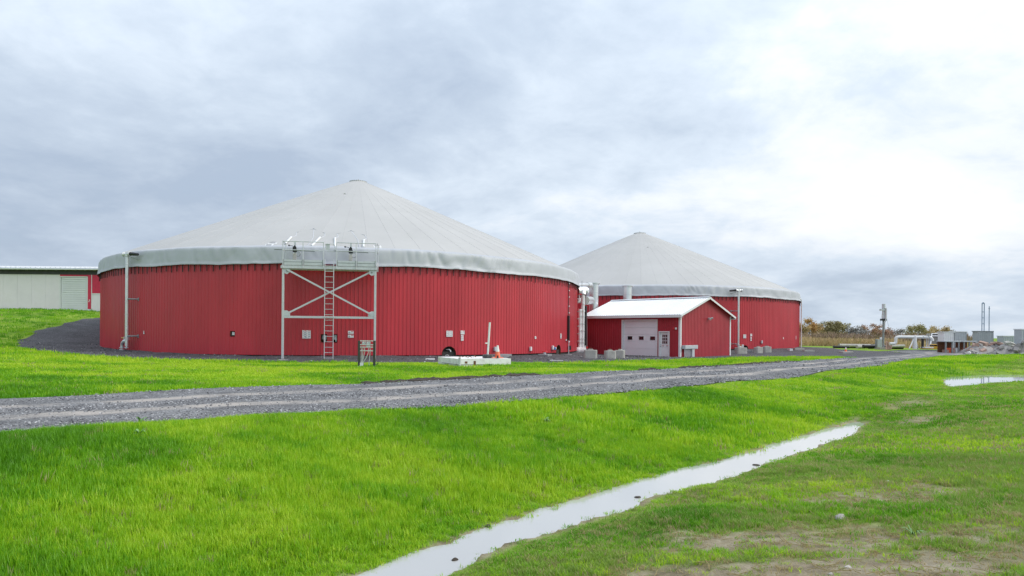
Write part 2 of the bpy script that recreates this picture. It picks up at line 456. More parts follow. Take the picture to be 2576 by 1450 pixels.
# road edges read off the photo
NEAR = [(-24,-5.2),(-13.7,4.0),(-7.4,9.5),(-4.9,11.6),(-1.15,13.95),(2.2,17.4),(6.9,22.0),(13.5,28.6),(20.5,37.0),(28.5,48),(37,58.5),(50,66),(75,72)]
FAR = [(90,84),(60,80),(47,79),(41,73),(38,64),(33,58.5),(24.5,49),(19.4,43.4),(10.2,32.8),(2.6,24.8),(-2.1,21),(-7.6,17.2),(-11.2,14.3),(-18,8.6),(-29,0)]
ROAD = NEAR + FAR
PAD = [G(40,871)[:2], G(100,884)[:2], G(170,892)[:2], G(250,898)[:2], G(400,906)[:2], G(560,909.5)[:2], (-12.3,33.7), (-7,33.5), (-2.6,33.3), (0,33.7),
       (3.6,35.2), (7.5,39.5), (11.6,43.7), (16.6,48.8), (21,52.4), (24.5,53.2), (26.5,50.5), (32,57), (38,64), (41,73), (47,79), (60,80), (62,88), (52,86), (46.5,80.5), (42,75.5),
       (40.5,74),(38.2,78),(41,88),(34,106),(8,108),(-8,84),(-22,82),(-35,70),(-36.5,57),(-34.5,49),(-33,45)]
PAD = [tuple(p) for p in PAD]

def ground_nodes(m):
    t = m.node_tree; return t, t.nodes.new, t.links.new, t.nodes["Principled BSDF"]
def gravel_material(name, base, dark, tracks=False):
    m = bpy.data.materials.new(name); m.use_nodes = True; t, n, l, b = ground_nodes(m)
    b.inputs['Roughness'].default_value = .9; b.inputs['Specular IOR Level'].default_value = .25
    g = n("ShaderNodeNewGeometry")
    vo = n("ShaderNodeTexVoronoi"); l(g.outputs['Position'], vo.inputs['Vector']); vo.inputs['Scale'].default_value = 28
    nz = n("ShaderNodeTexNoise"); l(g.outputs['Position'], nz.inputs['Vector']); nz.inputs['Scale'].default_value = .7; nz.inputs['Detail'].default_value = 8; nz.inputs['Roughness'].default_value = .7
    sepc = n("ShaderNodeSeparateColor"); l(vo.outputs['Color'], sepc.inputs[0])
    mx = n("ShaderNodeMix"); mx.data_type = 'RGBA'; l(sepc.outputs[0], mx.inputs[0]); mx.inputs[6].default_value = (*dark, 1); mx.inputs[7].default_value = (*base, 1)
    mr = n("ShaderNodeMapRange"); l(nz.outputs[0], mr.inputs[0]); mr.inputs[1].default_value = .35; mr.inputs[2].default_value = .65; mr.inputs[3].default_value = .72; mr.inputs[4].default_value = 1.25
    sc = n("ShaderNodeVectorMath"); sc.operation = 'SCALE'; l(mx.outputs[2], sc.inputs[0]); l(mr.outputs[0], sc.inputs['Scale'])
    col = sc.outputs[0]
    if tracks:
        at = n("ShaderNodeAttribute"); at.attribute_name = 'across'
        n2 = n("ShaderNodeTexNoise"); l(g.outputs['Position'], n2.inputs['Vector']); n2.inputs['Scale'].default_value = .55; n2.inputs['Detail'].default_value = 7; n2.inputs['Roughness'].default_value = .65
        def track(c, w):
            a = n("ShaderNodeMath"); a.operation = 'SUBTRACT'; l(at.outputs['Fac'], a.inputs[0]); a.inputs[1].default_value = c
            a2 = n("ShaderNodeMath"); a2.operation = 'ABSOLUTE'; l(a.outputs[0], a2.inputs[0])
            r = n("ShaderNodeMapRange"); l(a2.outputs[0], r.inputs[0]); r.inputs[1].default_value = w; r.inputs[2].default_value = w * .35; r.interpolation_type = 'SMOOTHSTEP'
            return r.outputs[0]
        ad = n("ShaderNodeMath"); ad.operation = 'MAXIMUM'; l(track(.30, .085), ad.inputs[0]); l(track(.66, .085), ad.inputs[1])
        r3 = n("ShaderNodeMapRange"); l(n2.outputs[0], r3.inputs[0]); r3.inputs[1].default_value = .4; r3.inputs[2].default_value = .58
        r3.inputs[4].default_value = 1.0
        mu = n("ShaderNodeMath"); mu.operation = 'MULTIPLY'; l(ad.outputs[0], mu.inputs[0]); l(r3.outputs[0], mu.inputs[1])
        mm = n("ShaderNodeMix"); mm.data_type = 'RGBA'; l(mu.outputs[0], mm.inputs[0]); l(col, mm.inputs[6]); mm.inputs[7].default_value = (.44, .40, .365, 1); col = mm.outputs[2]
    l(col, b.inputs['Base Color'])
    bu = n("ShaderNodeBump"); bu.inputs['Strength'].default_value = .8; bu.inputs['Distance'].default_value = .03
    l(vo.outputs['Distance'], bu.inputs['Height']); l(bu.outputs[0], b.inputs['Normal'])
    M[name] = m; return m
gravel_material('road_gravel', (.275, .275, .28), (.105, .105, .11), True)
gravel_material('pad_gravel', (.15, .15, .158), (.045, .045, .05))

_np = np.array(NEAR, float)
def across(x, y):
    dn = np.full(x.shape, 1e9); df = np.full(x.shape, 1e9)
    for A, which in ((NEAR, 0), (FAR[2:], 1)):
        best = np.full(x.shape, 1e9)
        for (x1, y1), (x2, y2) in zip(A[:-1], A[1:]):
            dx, dy = x2 - x1, y2 - y1
            tt = np.clip(((x - x1) * dx + (y - y1) * dy) / (dx * dx + dy * dy), 0, 1)
            best = np.minimum(best, np.hypot(x - x1 - tt * dx, y - y1 - tt * dy))
        if which == 0: dn = best
        else: df = best
    return dn / (dn + df + 1e-6)

# soil, meadow and lawn in one ground sheet
def lawn_amount(x, y):
    """1 = closed turf, 0 = bare soil"""
    a = np.ones(x.shape)
    def patch(cx, cy, rx, ry, rot, amt):
        nonlocal a
        c, s = math.cos(rot), math.sin(rot)
        u_ = ((x - cx) * c + (y - cy) * s) / rx; v_ = (-(x - cx) * s + (y - cy) * c) / ry
        d = np.hypot(u_, v_) + (fbm(x * 1.7, y * 1.7, 31, 4) - .5) * 1.5
        a = a * (1 - amt * (1 - sstep(.55, 1.15, d)))
    patch(3.0, 6.35, 1.9, .65, -.1, .92)
    patch(4.3, 8.1, 1.5, .7, .25, .75)
    patch(2.0, 5.0, 2.2, .75, .0, .95)
    patch(4.2, 5.3, 1.6, .6, .0, .8)
    patch(10, 16.6, 1.2, .5, .6, .7)
    patch(11.5, 19.5, 1.2, .6, .6, .6)
    side = (y - 6.6) * 0.66 - (x + 1) * 0.75          # >0: far side of the ditch
    right = sstep(0.2, -1.2, side)
    a = a * (1 - right * 0.32 * sstep(.42, .62, fbm(x * .8, y * .8, 77, 4)) * sstep(30, 12, np.hypot(x, y)))
    return np.clip(a, 0, 1)

nr, na = 230, 420
rr = np.concatenate([np.geomspace(1.2, 120, 190), np.geomspace(128, 3000, 40)])
aa = np.concatenate([np.linspace(-52, 52, 320), np.linspace(55, 305, 100)]) * math.pi / 180
RR, AA = np.meshgrid(rr, aa, indexing='ij')
GX = (RR * np.sin(AA)).ravel(); GY = (RR * np.cos(AA)).ravel()
GZv = terrain(GX, GY)
_sd_road = sdist(GX, GY, ROAD); _sd_pad = sdist(GX, GY, PAD)
GZv = GZv - 0.05 * ((_sd_road < -0.6) | (_sd_pad < -0.6))
vs_ = np.stack([GX, GY, GZv], 1)
vs_ = np.vstack([vs_, [[0, 0, hz(0, 0)]]])
fs_ = []
for i in range(len(rr) - 1):
    b0 = i * na
    for j in range(na):
        k = (j + 1) % na
        fs_.append((b0 + j, b0 + na + j, b0 + na + k, b0 + k))
for j in range(na): fs_.append((j, (j + 1) % na, len(vs_) - 1))
me = bpy.data.meshes.new('ground'); me.from_pydata(vs_.tolist(), [], fs_)
bm = bmesh.new(); bm.from_mesh(me)
for f in bm.faces:
    f.normal_update()
    if f.normal.z < 0: f.normal_flip()
    f.smooth = True
bm.to_mesh(me); bm.free()
la = lawn_amount(vs_[:, 0], vs_[:, 1])
la = la * sstep(-.02, .14, sdist(vs_[:, 0], vs_[:, 1], WATER))
at = me.attributes.new('turf', 'FLOAT', 'POINT'); at.data.foreach_set('value', la.astype(np.float32))

gm = bpy.data.materials.new('meadow'); gm.use_nodes = True; t, n, l, b = ground_nodes(gm)
b.inputs['Roughness'].default_value = .95; b.inputs['Specular IOR Level'].default_value = .15
g = n("ShaderNodeNewGeometry"); at = n("ShaderNodeAttribute"); at.attribute_name = 'turf'
def gn(scale, detail=6, rough=.6, st=None):
    v_ = g.outputs['Position']
    if st:
        mp = n("ShaderNodeMapping"); l(v_, mp.inputs[0]); mp.inputs[3].default_value = st; v_ = mp.outputs[0]
    z = n("ShaderNodeTexNoise"); l(v_, z.inputs['Vector']); z.inputs['Scale'].default_value = scale; z.inputs['Detail'].default_value = detail; z.inputs['Roughness'].default_value = rough
    return z.outputs[0]
def ramp3(val, stops):
    r = n("ShaderNodeValToRGB"); l(val, r.inputs[0])
    while len(r.color_ramp.elements) < len(stops): r.color_ramp.elements.new(.5)
    for e_, (p_, c_) in zip(r.color_ramp.elements, stops): e_.position = p_; e_.color = (*c_, 1)
    return r.outputs[0]
grass_c = ramp3(gn(.33, 9, .68), [(.34, (.10, .20, .02)), (.5, (.19, .31, .03)), (.66, (.28, .39, .05))])
soil_c = ramp3(gn(2.4, 8, .7), [(.3, (.14, .11, .07)), (.5, (.32, .265, .185)), (.7, (.48, .42, .32))])
mx = n("ShaderNodeMix"); mx.data_type = 'RGBA'; l(at.outputs['Fac'], mx.inputs[0]); l(soil_c, mx.inputs[6]); l(grass_c, mx.inputs[7])
l(mx.outputs[2], b.inputs['Base Color'])
bu = n("ShaderNodeBump"); bu.inputs['Strength'].default_value = .9; bu.inputs['Distance'].default_value = .05
l(gn(14, 6, .7), bu.inputs['Height']); l(bu.outputs[0], b.inputs['Normal'])
M['meadow'] = gm
me.materials.append(gm)
struct('ground', me, 'green lawn and grassy bank with bare soil patches beside the ditch')

poly_sheet('gravel_road', ROAD, 0.03, .6, M['road_gravel'], 'grey gravel track with tan wheel ruts crossing the lawn', .12, across)
poly_sheet('gravel_yard', PAD, 0.012, .8, M['pad_gravel'], 'dark gravel yard around the red tanks', .25)

# water
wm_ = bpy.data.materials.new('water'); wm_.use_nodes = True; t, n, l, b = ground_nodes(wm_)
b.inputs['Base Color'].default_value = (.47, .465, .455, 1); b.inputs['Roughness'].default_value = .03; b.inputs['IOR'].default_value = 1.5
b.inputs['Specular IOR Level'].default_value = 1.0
g = n("ShaderNodeNewGeometry"); nz = n("ShaderNodeTexNoise"); l(g.outputs['Position'], nz.inputs['Vector']); nz.inputs['Scale'].default_value = 3.0; nz.inputs['Detail'].default_value = 3
bu = n("ShaderNodeBump"); bu.inputs['Strength'].default_value = .06; bu.inputs['Distance'].default_value = .02; l(nz.outputs[0], bu.inputs['Height']); l(bu.outputs[0], b.inputs['Normal'])
M['water'] = wm_
def water(name, poly, z, grow, label):
    c = sum((Vector(p) for p in poly), Vector((0, 0))) / len(poly)
    # grow the sheet into the banks so that the bank itself draws the waterline
    pts = []
    n_ = len(poly)
    for i in range(n_):
        p0, p1, p2 = Vector(poly[i - 1]), Vector(poly[i]), Vector(poly[(i + 1) % n_])
        tn = ((p1 - p0).normalized() + (p2 - p1).normalized()).normalized()
        nrm = Vector((tn.y, -tn.x))
        q = p1 + nrm * grow
        if sdist(np.array([q.x]), np.array([q.y]), poly)[0] < 0: q = p1 - nrm * grow
        pts.append((q.x, q.y, z))
    me = bpy.data.meshes.new(name); me.from_pydata(pts, [], [tuple(range(n_))])
    bm = bmesh.new(); bm.from_mesh(me); bmesh.ops.triangulate(bm, faces=bm.faces)
    for f in bm.faces:
        f.normal_update()
        if f.normal.z < 0: f.normal_flip()
    bm.to_mesh(me); bm.free(); me.materials.append(wm_)
    return struct(name, me, label)
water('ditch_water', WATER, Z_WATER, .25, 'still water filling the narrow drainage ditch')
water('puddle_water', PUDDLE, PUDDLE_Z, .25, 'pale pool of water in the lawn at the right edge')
# ================================================================== TANKS
def rib_mesh(name, w, zb, zt, m, nr=4, rw=0.03, rh=0.021, x0=0.0, holes=()):
    """ribbed steel sheet in the xz plane, ribs towards -y; zt, zb are numbers or functions of x; holes (cx, w, h, z, arched) are left open"""
    ft = zt if callable(zt) else (lambda x: zt)
    fb = zb if callable(zb) else (lambda x: zb)
    p = [(0.0, 0.0)]
    pitch = w / nr
    for i in range(nr):
        c = pitch * (i + .5)
        p += [(c - rw, 0), (c - rw * .5, -rh), (c + rw * .5, -rh), (c + rw, 0)]
    p.append((w, 0.0))
    if holes:
        xs = [q[0] for q in p]; ys = [q[1] for q in p]; extra = set()
        for (cx, hw, hh, hzb, ar) in holes:
            for k in range(17):
                x = cx - hw / 2 + hw * k / 16
                if 0 < x < w: extra.add(x)
        p = sorted(set(p + [(x, float(np.interp(x, xs, ys))) for x in extra]))
    def hole(xa, xb):
        for (cx, hw, hh, hzb, ar) in holes:
            if abs((xa + xb) / 2 - cx) < hw / 2:
                def top(x):
                    if not ar: return hzb + hh
                    return hzb + hh - hw / 2 + math.sqrt(max(0, hw * hw / 4 - (x - cx) ** 2))
                return hzb, top
    mb = MB()
    for (xa, ya), (xb, yb) in zip(p[:-1], p[1:]):
        h_ = hole(xa, xb)
        spans = [(fb(xa + x0), fb(xb + x0), ft(xa + x0), ft(xb + x0))]
        if h_:
            z0, tp = h_
            spans = [(tp(xa), tp(xb), ft(xa + x0), ft(xb + x0))]
            if z0 > fb(xa + x0) + .01: spans.append((fb(xa + x0), fb(xb + x0), z0, z0))
        for (a0, b0, a1, b1) in spans:
            mb.add([(xa, ya, a0), (xb, yb, b0), (xb, yb, b1), (xa, ya, a1)], [(0, 1, 2, 3)])
    me = mb.mesh(name, m, smooth=False)
    bm = bmesh.new(); bm.from_mesh(me); bmesh.ops.remove_doubles(bm, verts=bm.verts, dist=1e-5); bm.to_mesh(me); bm.free()
    return me

def wall_hit(C, px, R=R_TANK):
    dx, dy = (px - 1288) / F, 1.0
    a = dx*dx + dy*dy; b_ = -2 * (C.x*dx + C.y*dy); c = C.x**2 + C.y**2 - R*R
    disc = max(0.0, b_*b_ - 4*a*c); s = (-b_ - math.sqrt(disc)) / (2*a)
    return Vector((dx*s, dy*s)), (Vector((dx*s, dy*s)) - C).normalized(), s
def wall_frame(C, px, py=None, off=0.0):
    """position on the tank wall seen through a photo pixel, and the turn that makes local -y face outwards"""
    p, nrm, d = wall_hit(C, px)
    q = p + nrm * off
    z = EYE + (yh(px) - py) / F * q.y if py is not None else 0.0
    return Vector((q.x, q.y, z)), math.atan2(nrm.y, nrm.x) + math.pi / 2, d

NPAN = 125
HEM = 5.32
def hole_outline(w, h, zb, arched):
    pts = [(-w/2, zb), (w/2, zb)]
    if arched:
        for i in range(13):
            t_ = math.pi * i / 12; pts.append((w/2 * math.cos(t_), zb + (h - w/2) + w/2 * math.sin(t_)))
    else: pts += [(w/2, zb + h), (-w/2, zb + h)]
    return pts

def make_tank(C, label, openings, az_view, name='digester_tank'):
    T = thing(name, label, 'storage tank', (C.x, C.y, 0))
    ap = R_TANK * math.cos(math.pi / NPAN); w = 2 * R_TANK * math.sin(math.pi / NPAN)
    pm = rib_mesh('wall_panel', w, -.5, HEM + .25, 'red_steel')
    pm_up = rib_mesh('wall_panel', w, .20, HEM + .25, 'red_steel')
    MB().cyl((0, 0, -.6), (0, 0, .4), R_TANK - .10, n=125, caps=False).build('footing_ring', 'dark_recess', T, smooth=False)
    ho = [(wall_frame(C, px)[0], w_, h_, zb, ar) for (px, w_, h_, zb, ar, bk) in openings]
    for i in range(NPAN):
        a = 2 * math.pi * (i + .5) / NPAN
        nrm = Vector((math.cos(a), math.sin(a)))
        rz = a + math.pi / 2
        tx = Vector((math.cos(rz), math.sin(rz)))
        p = nrm * ap - tx * (w / 2)
        hs = []
        for (pos, w_, h_, zb, ar) in ho:
            q = Vector((pos.x - C.x, pos.y - C.y))
            lx = (q - p).dot(tx)
            if q.dot(nrm) > R_TANK * .98 and -w_/2 < lx < w + w_/2: hs.append((lx, w_, h_, zb, ar))
        up = max(hz(C.x + nrm.x * (R_TANK + q_), C.y + nrm.y * (R_TANK + q_)) for q_ in (.02, .2)) < .22
        me = rib_mesh('wall_panel', w, .20 if up else -.5, HEM + .25, 'red_steel', holes=hs) if hs else (pm_up if up else pm)
        obj('wall_panel', me, T, (p.x, p.y, 0), rz)
    # openings: real holes with a lined recess behind
    for (px, w_, h_, zb, arched, back) in openings:
        pos, rz, _d = wall_frame(C, px); pts = hole_outline(w_, h_, zb, arched)
        loc = Vector((pos.x - C.x, pos.y - C.y, 0))
        li = MB(); inner = [(x * .995, z) for x, z in pts]; k = len(pts)
        li.add([(x, -.02, z) for x, z in inner] + [(x, .32, z) for x, z in inner], [(i, (i+1) % k, k + (i+1) % k, k + i) for i in range(k)])
        o = li.build('opening_lining', 'rust', T, smooth=False); o.location = loc; o.rotation_euler = (0, 0, rz)
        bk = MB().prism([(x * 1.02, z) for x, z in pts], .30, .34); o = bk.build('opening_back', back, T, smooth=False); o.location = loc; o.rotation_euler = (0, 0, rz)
    # roof membrane, one gore between each pair of weld seams
    NG = 72
    prof = [(R_TANK - .42, 6.36), (R_TANK - 1.6, 6.95), (13.4, 8.38), (9.5, 10.1), (5.5, 11.88), (2.4, 13.22), (.66, 13.95)]
    da = 2 * math.pi / NG
    cross = [(0.0, .008), (.02, .008), (.022, .0), (.3, -.0015), (.5, -.002), (.7, -.0015), (.978, .0), (.98, .008), (1.0, .008)]
    vs = []; fs = []
    for (r_, z_) in prof:
        for (c_, hgt) in cross:
            t_ = da * c_; k = min(1, r_ / 9)
            vs.append((r_ * math.cos(t_), r_ * math.sin(t_), z_ + hgt * max(.35, k)))
    nc = len(cross)
    for i in range(len(prof) - 1):
        for j in range(nc - 1): fs.append((i*nc+j, i*nc+j+1, (i+1)*nc+j+1, (i+1)*nc+j))
    gmesh = MB().add(vs, fs).mesh('roof_gore', 'membrane'); 
    for i in range(NG): obj('roof_gore', gmesh, T, (0, 0, 0), i * da)
    cap = MB()
    cap.cyl((0, 0, 13.89), (0, 0, 14.0), .72, .70, 40).cyl((0, 0, 14.0), (0, 0, 14.12), .68, .2, 40).cyl((0, 0, 14.12), (0, 0, 14.24), .05, .03, 8)
    co = cap.build('roof_cap', 'membrane', T)
    bl = MB().box(-.03, .03, -.03, .03, 14.0, 14.03).mesh('clamp_bolt', 'galv_dark', smooth=False)
    for i in range(24):
        a = i * math.pi / 12; obj('clamp_bolt', bl, co, (.69 * math.cos(a), .69 * math.sin(a), 0), a)
    # skirt of loose fabric below the roof edge
    NA = 1700
    rows = [(.20, HEM - .02), (.205, HEM + .05), (.18, HEM + .09), (.172, HEM + .18), (.16, HEM + .28), (.148, HEM + .38), (.136, HEM + .48), (.124, HEM + .58), (.11, HEM + .68), (.095, HEM + .78),
            (.075, HEM + .87), (.04, HEM + .94), (-.05, HEM + .99), (-.22, 6.345), (-.42, 6.40), (-.9, 6.45)]
    th = np.arange(NA) / NA * 2 * math.pi
    s_ = th * R_TANK
    V = []
    def crease(c, y_, seed):           # sharp-bottomed folds
        return np.abs(vnoise(c, y_, seed) - .5) * 2
    for k, (dr, z_) in enumerate(rows):
        f = k / (len(rows) - 1)
        amp = min(1, f * 5) * min(1, (1 - f) * 4)
        o_ = s_ * 0
        pull = sstep(.46, .62, vnoise(s_ * .16, o_ + C.x, 47))
        shear = (vnoise(s_ * .25, o_ + 1.7, 48) - .5) * 3.5
        d1 = crease(s_ * 1.1 + shear * (z_ - HEM), o_ + z_ * .5, 41)
        d2 = crease(s_ * 2.4 - shear * 1.6 * (z_ - HEM), o_ + z_ * .8, 43)
        d3 = fbm(s_ * .6, o_ + z_ * 1.4, 44, 3) - .5
        r_ = R_TANK + dr + amp * (.05 * d3 + (.045 + .055 * pull) * (d1 - .5) + (.03 + .035 * pull) * (d2 - .5))
        zz = z_ + (vnoise(s_ * .45, o_ + 3.3, 51) - .5) * (.10 if k < 3 else .04) + (vnoise(s_ * 1.9, o_ + 5, 53) - .5) * (.035 if k < 3 else .012)
        V += list(zip((r_ * np.cos(th)).tolist(), (r_ * np.sin(th)).tolist(), zz.tolist()))
    fs = []
    for k in range(len(rows) - 1):
        for j in range(NA): fs.append((k*NA+j, k*NA+(j+1) % NA, (k+1)*NA+(j+1) % NA, (k+1)*NA+j))
    sk = MB().add(V, fs).mesh('roof_skirt', 'skirt'); sk.polygons.foreach_set('use_smooth', [True] * len(sk.polygons))
    skirt = obj('roof_skirt', sk, T)
    st = MB().box(-.02, .02, -.03, .0, -.40, .06).mesh('hem_strap', 'strap', smooth=False)
    a0 = az_view
    cnt = int(math.pi * R_TANK / .42)
    for i in range(cnt):
        a = a0 - math.pi / 2 + math.pi * (i + .5) / cnt
        rr_ = R_TANK + .055
        o = obj('hem_strap', st, skirt, (rr_ * math.cos(a), rr_ * math.sin(a), HEM + random.uniform(-.02, .02)), a + math.pi / 2)
        o.scale = (1, 1, random.uniform(.85, 1.1))
    return T

az1 = math.atan2(-C1.y, -C1.x); az2 = math.atan2(-C2.y, -C2.x)
T1 = make_tank(C1, 'nearer and larger looking red ribbed tank with grey conical fabric roof', [
    (1130, .92, .66, .06, True, 'dark_recess'), (1405, .78, .68, .06, True, 'dark_recess'),
    (585, .28, .30, 1.22, False, 'dark_recess'), (815, .34, .46, .93, False, 'rust'), (842.5, .26, .46, .93, False, 'dark_recess')], az1)
T2 = make_tank(C2, 'farther red ribbed tank with grey conical fabric roof behind the pump house', [
    (1874, .95, .75, -.2, True, 'dark_recess')], az2)

# small vent hoods high on the roofs
def roof_pt(C, px, py):
    """sight line meets the cone"""
    for i in range(4000):
        d = 25 + i * .02; p = P(px, py, d); r_ = math.hypot(p.x - C.x, p.y - C.y)
        if r_ < R_TANK - .4 and p.z < 6.36 + (R_TANK - .42 - r_) * (13.8 - 6.36) / (R_TANK - .42 - .95): return p
    return p
for C, px, py, lb in ((C1, 865, 491, 'tiny dark vent hood high on the nearer tank roof'), (C2, 1627, 624, 'tiny dark vent hood high on the farther tank roof')):
    p = roof_pt(C, px, py); a = math.atan2(p.y - C.y, p.x - C.x)
    v_ = thing('vent_hood', lb, 'vent', p, a + math.pi / 2, 'roof vents')
    MB().prism([(-.16, -.08), (.16, -.08), (.06, .10), (-.06, .10)], -.12, .15).build('hood', 'membrane', v_)
    MB().box(-.12, .12, -.14, -.115, -.06, .04).build('opening', 'black', v_)

# ================================================================== PUMP HOUSE
HL, HW, HH, HP = 9.17, 7.81, 3.31, 4.68      # length, gable width, eave and ridge above the base
hrz = math.atan2(HOUSE_V.y, HOUSE_V.x)
H = thing('pump_house', 'dark red steel pump house with white metal roof between the tanks', 'building', (HOUSE_A.x, HOUSE_A.y, HOUSE_Z), hrz)
# local: x runs along the gable wall (y = 0), y along the door wall (x = 0)
def front_panel(y0, y1, zb, zt):
    k = max(1, round((y1 - y0) / .914)); w = (y1 - y0) / k
    me = rib_mesh('wall_panel', w, zb, zt, 'red_house', nr=max(1, round(w / .228)), rw=.03, rh=.02)
    for i in range(k):
        obj('wall_panel', me, H, (0, y0 + w * (i + 1), 0), -math.pi / 2)
GD0, GD1, GDT = 2.12, 5.33, 2.80             # garage door opening
MD0, MD1, MDT = 1.00, 1.83, 1.90             # side door opening
front_panel(0, MD0, -.3, HH); front_panel(MD0, MD1, MDT, HH); front_panel(MD1, GD0, -.3, HH)
front_panel(GD0, GD1, GDT, HH); front_panel(GD1, HL, -.3, HH)
def gable_top(x): return HH + (HP - HH) * (1 - abs(x - HW / 2) / (HW / 2)) - .02
for k in range(9):
    w = HW / 9
    me = rib_mesh('wall_panel', w, -.3, gable_top, 'red_house', nr=4, rw=.03, rh=.02, x0=k * w)
    obj('wall_panel', me, H, (k * w, 0, 0), 0)
me = rib_mesh('wall_panel', HL / 10, -.3, HH, 'red_house')
for k in range(10): obj('wall_panel', me, H, (HW, k * HL / 10, 0), math.pi / 2)
for k in range(9):
    w = HW / 9
    me = rib_mesh('wall_panel', w, -.3, lambda x: gable_top(HW - x), 'red_house', x0=k * w)
    obj('wall_panel', me, H, (HW - k * w, HL, 0), math.pi)
# roof sheets
OV, OG = .38, .30
sl = (HP - HH) / (HW / 2)
Ls = math.hypot(HW / 2 + OV, sl * (HW / 2 + OV))
NR_ = 11; rw_ = (HL + 2 * OG) / NR_
rm = rib_mesh('roof_panel', rw_, 0, Ls, 'roof_white', nr=4, rw=.03, rh=.022)
tilt = math.atan(sl)
for side in (0, 1):
    for k in range(NR_):
        o = obj('roof_panel', rm, H)
        # sheet x along the ridge, sheet z up the slope
        if side == 0:
            X = Vector((0, -1, 0)); Z = Vector((math.cos(tilt), 0, math.sin(tilt))); base = Vector((-OV, -OG + rw_ * (k + 1), HH - sl * OV + .05))
        else:
            X = Vector((0, 1, 0)); Z = Vector((-math.cos(tilt), 0, math.sin(tilt))); base = Vector((HW + OV, -OG + rw_ * k, HH - sl * OV + .05))
        Y = Z.cross(X)
        o.matrix_local = Matrix(((X.x, Y.x, Z.x, base.x), (X.y, Y.y, Z.y, base.y), (X.z, Y.z, Z.z, base.z), (0, 0, 0, 1)))
MB().bar((HW/2 - .1, -OG, HP + .07), (HW/2 - .1, HL + OG, HP + .07), .24, .02, (-sl, 0, 1)).bar((HW/2 + .1, -OG, HP + .07), (HW/2 + .1, HL + OG, HP + .07), .24, .02, (sl, 0, 1)).build('ridge_cap', 'roof_white', H, smooth=False)
ze = HH - sl * OV
for x in (-OV, HW + OV):
    MB().box(x - .02, x + .02, -OG, HL + OG, ze - .16, ze + .03).build('fascia', 'trim_white', H, bevel=.006, smooth=False)
MB().box(-OV + .02, -.03, -OG + .03, HL + OG - .03, ze - .13, ze - .11).build('soffit', 'trim_white', H, smooth=False)
MB().box(HW + .03, HW + OV - .02, -OG + .03, HL + OG - .03, ze - .13, ze - .11).build('soffit', 'trim_white', H, smooth=False)
for y in (-OG, HL + OG):
    for s_ in (-1, 1):
        x_e = HW/2 + s_ * (HW/2 + OV)
        MB().bar((x_e, y, ze - .03), (HW/2 + s_ * .012, y, HP - .03), .035, .15, (0, 0, 1)).build('barge_board', 'trim_white', H, smooth=False)
for y in (-OG / 2, HL + OG / 2):       # underside of the gable overhang
    for s_ in (-1, 1):
        MB().bar((HW/2 + s_ * (HW/2 + OV - .05), y, ze - .03), (HW/2 + s_ * .01, y, HP - .02), OG - .06, .015, (0, 0, 1)).build('overhang_lining', 'red_house', H, smooth=False)
for x, y, sx, sy in ((0, 0, 1, 1), (HW, 0, -1, 1), (0, HL, 1, -1), (HW, HL, -1, -1)):
    pl = [(x - sx * .035, y - sy * .035), (x + sx * .13, y - sy * .035), (x + sx * .13, y + sy * .0), (x, y), (x, y + sy * .13), (x - sx * .035, y + sy * .13)]
    if sx * sy < 0: pl = pl[::-1]
    MB().plate(pl, -.25, HH - .03).build('corner_trim', 'trim_white', H, smooth=False)
# garage door
gd = MB()
gd.box(-.05, .02, GD1, GD1 + .12, -.02, GDT + .10).box(-.05, .02, GD0 - .10, GD0, -.02, GDT + .10).box(-.05, .02, GD0, GD1, GDT, GDT + .10)
gd.box(.02, .16, GD1 - .005, GD1 + .05, -.02, GDT).box(.02, .16, GD0 - .05, GD0 + .005, -.02, GDT).box(.02, .16, GD0, GD1, GDT - .005, GDT + .05)
GDo = MB().box(.16, .17, GD0 - .05, GD1 + .05, -.02, GDT + .05).build('garage_door', 'door_white', H, smooth=False)
gd.build('door_frame', 'trim_white', GDo, smooth=False)
sh = GDT / 5
for i in range(5):
    if i != 2:
        MB().box(.10, .155, GD0 + .01, GD1 - .01, i * sh + .006, (i + 1) * sh - .006).build('door_section', 'door_white', GDo, bevel=.008, smooth=False)
    else:
        z0, z1 = i * sh + .006, (i + 1) * sh - .006; wz0, wz1 = z0 + .14, z1 - .12
        ys = [GD0 + .01]; ww = .47
        for c in (.42, 1.49, 2.58): ys += [GD0 + c - ww/2 + .0, GD0 + c + ww/2]
        ys.append(GD1 - .01)
        mb = MB().box(.10, .155, ys[0], ys[-1], z0, wz0).box(.10, .155, ys[0], ys[-1], wz1, z1)
        for q in range(0, 8, 2): mb.box(.10, .155, ys[q], ys[q+1], wz0, wz1)
        mb.build('door_section', 'door_white', GDo, smooth=False)
        for q in range(1, 7, 2):
            MB().box(.128, .14, ys[q], ys[q+1], wz0, wz1).build('window_pane', 'glass', GDo, smooth=False)
            fr = MB(); a, b_ = ys[q] - .03, ys[q+1] + .03
            fr.box(.082, .099, a, b_, wz0 - .03, wz0).box(.082, .099, a, b_, wz1, wz1 + .03).box(.082, .099, a, a + .03, wz0, wz1).box(.082, .099, b_ - .03, b_, wz0, wz1)
            fr.build('window_frame', 'trim_white', GDo, smooth=False)
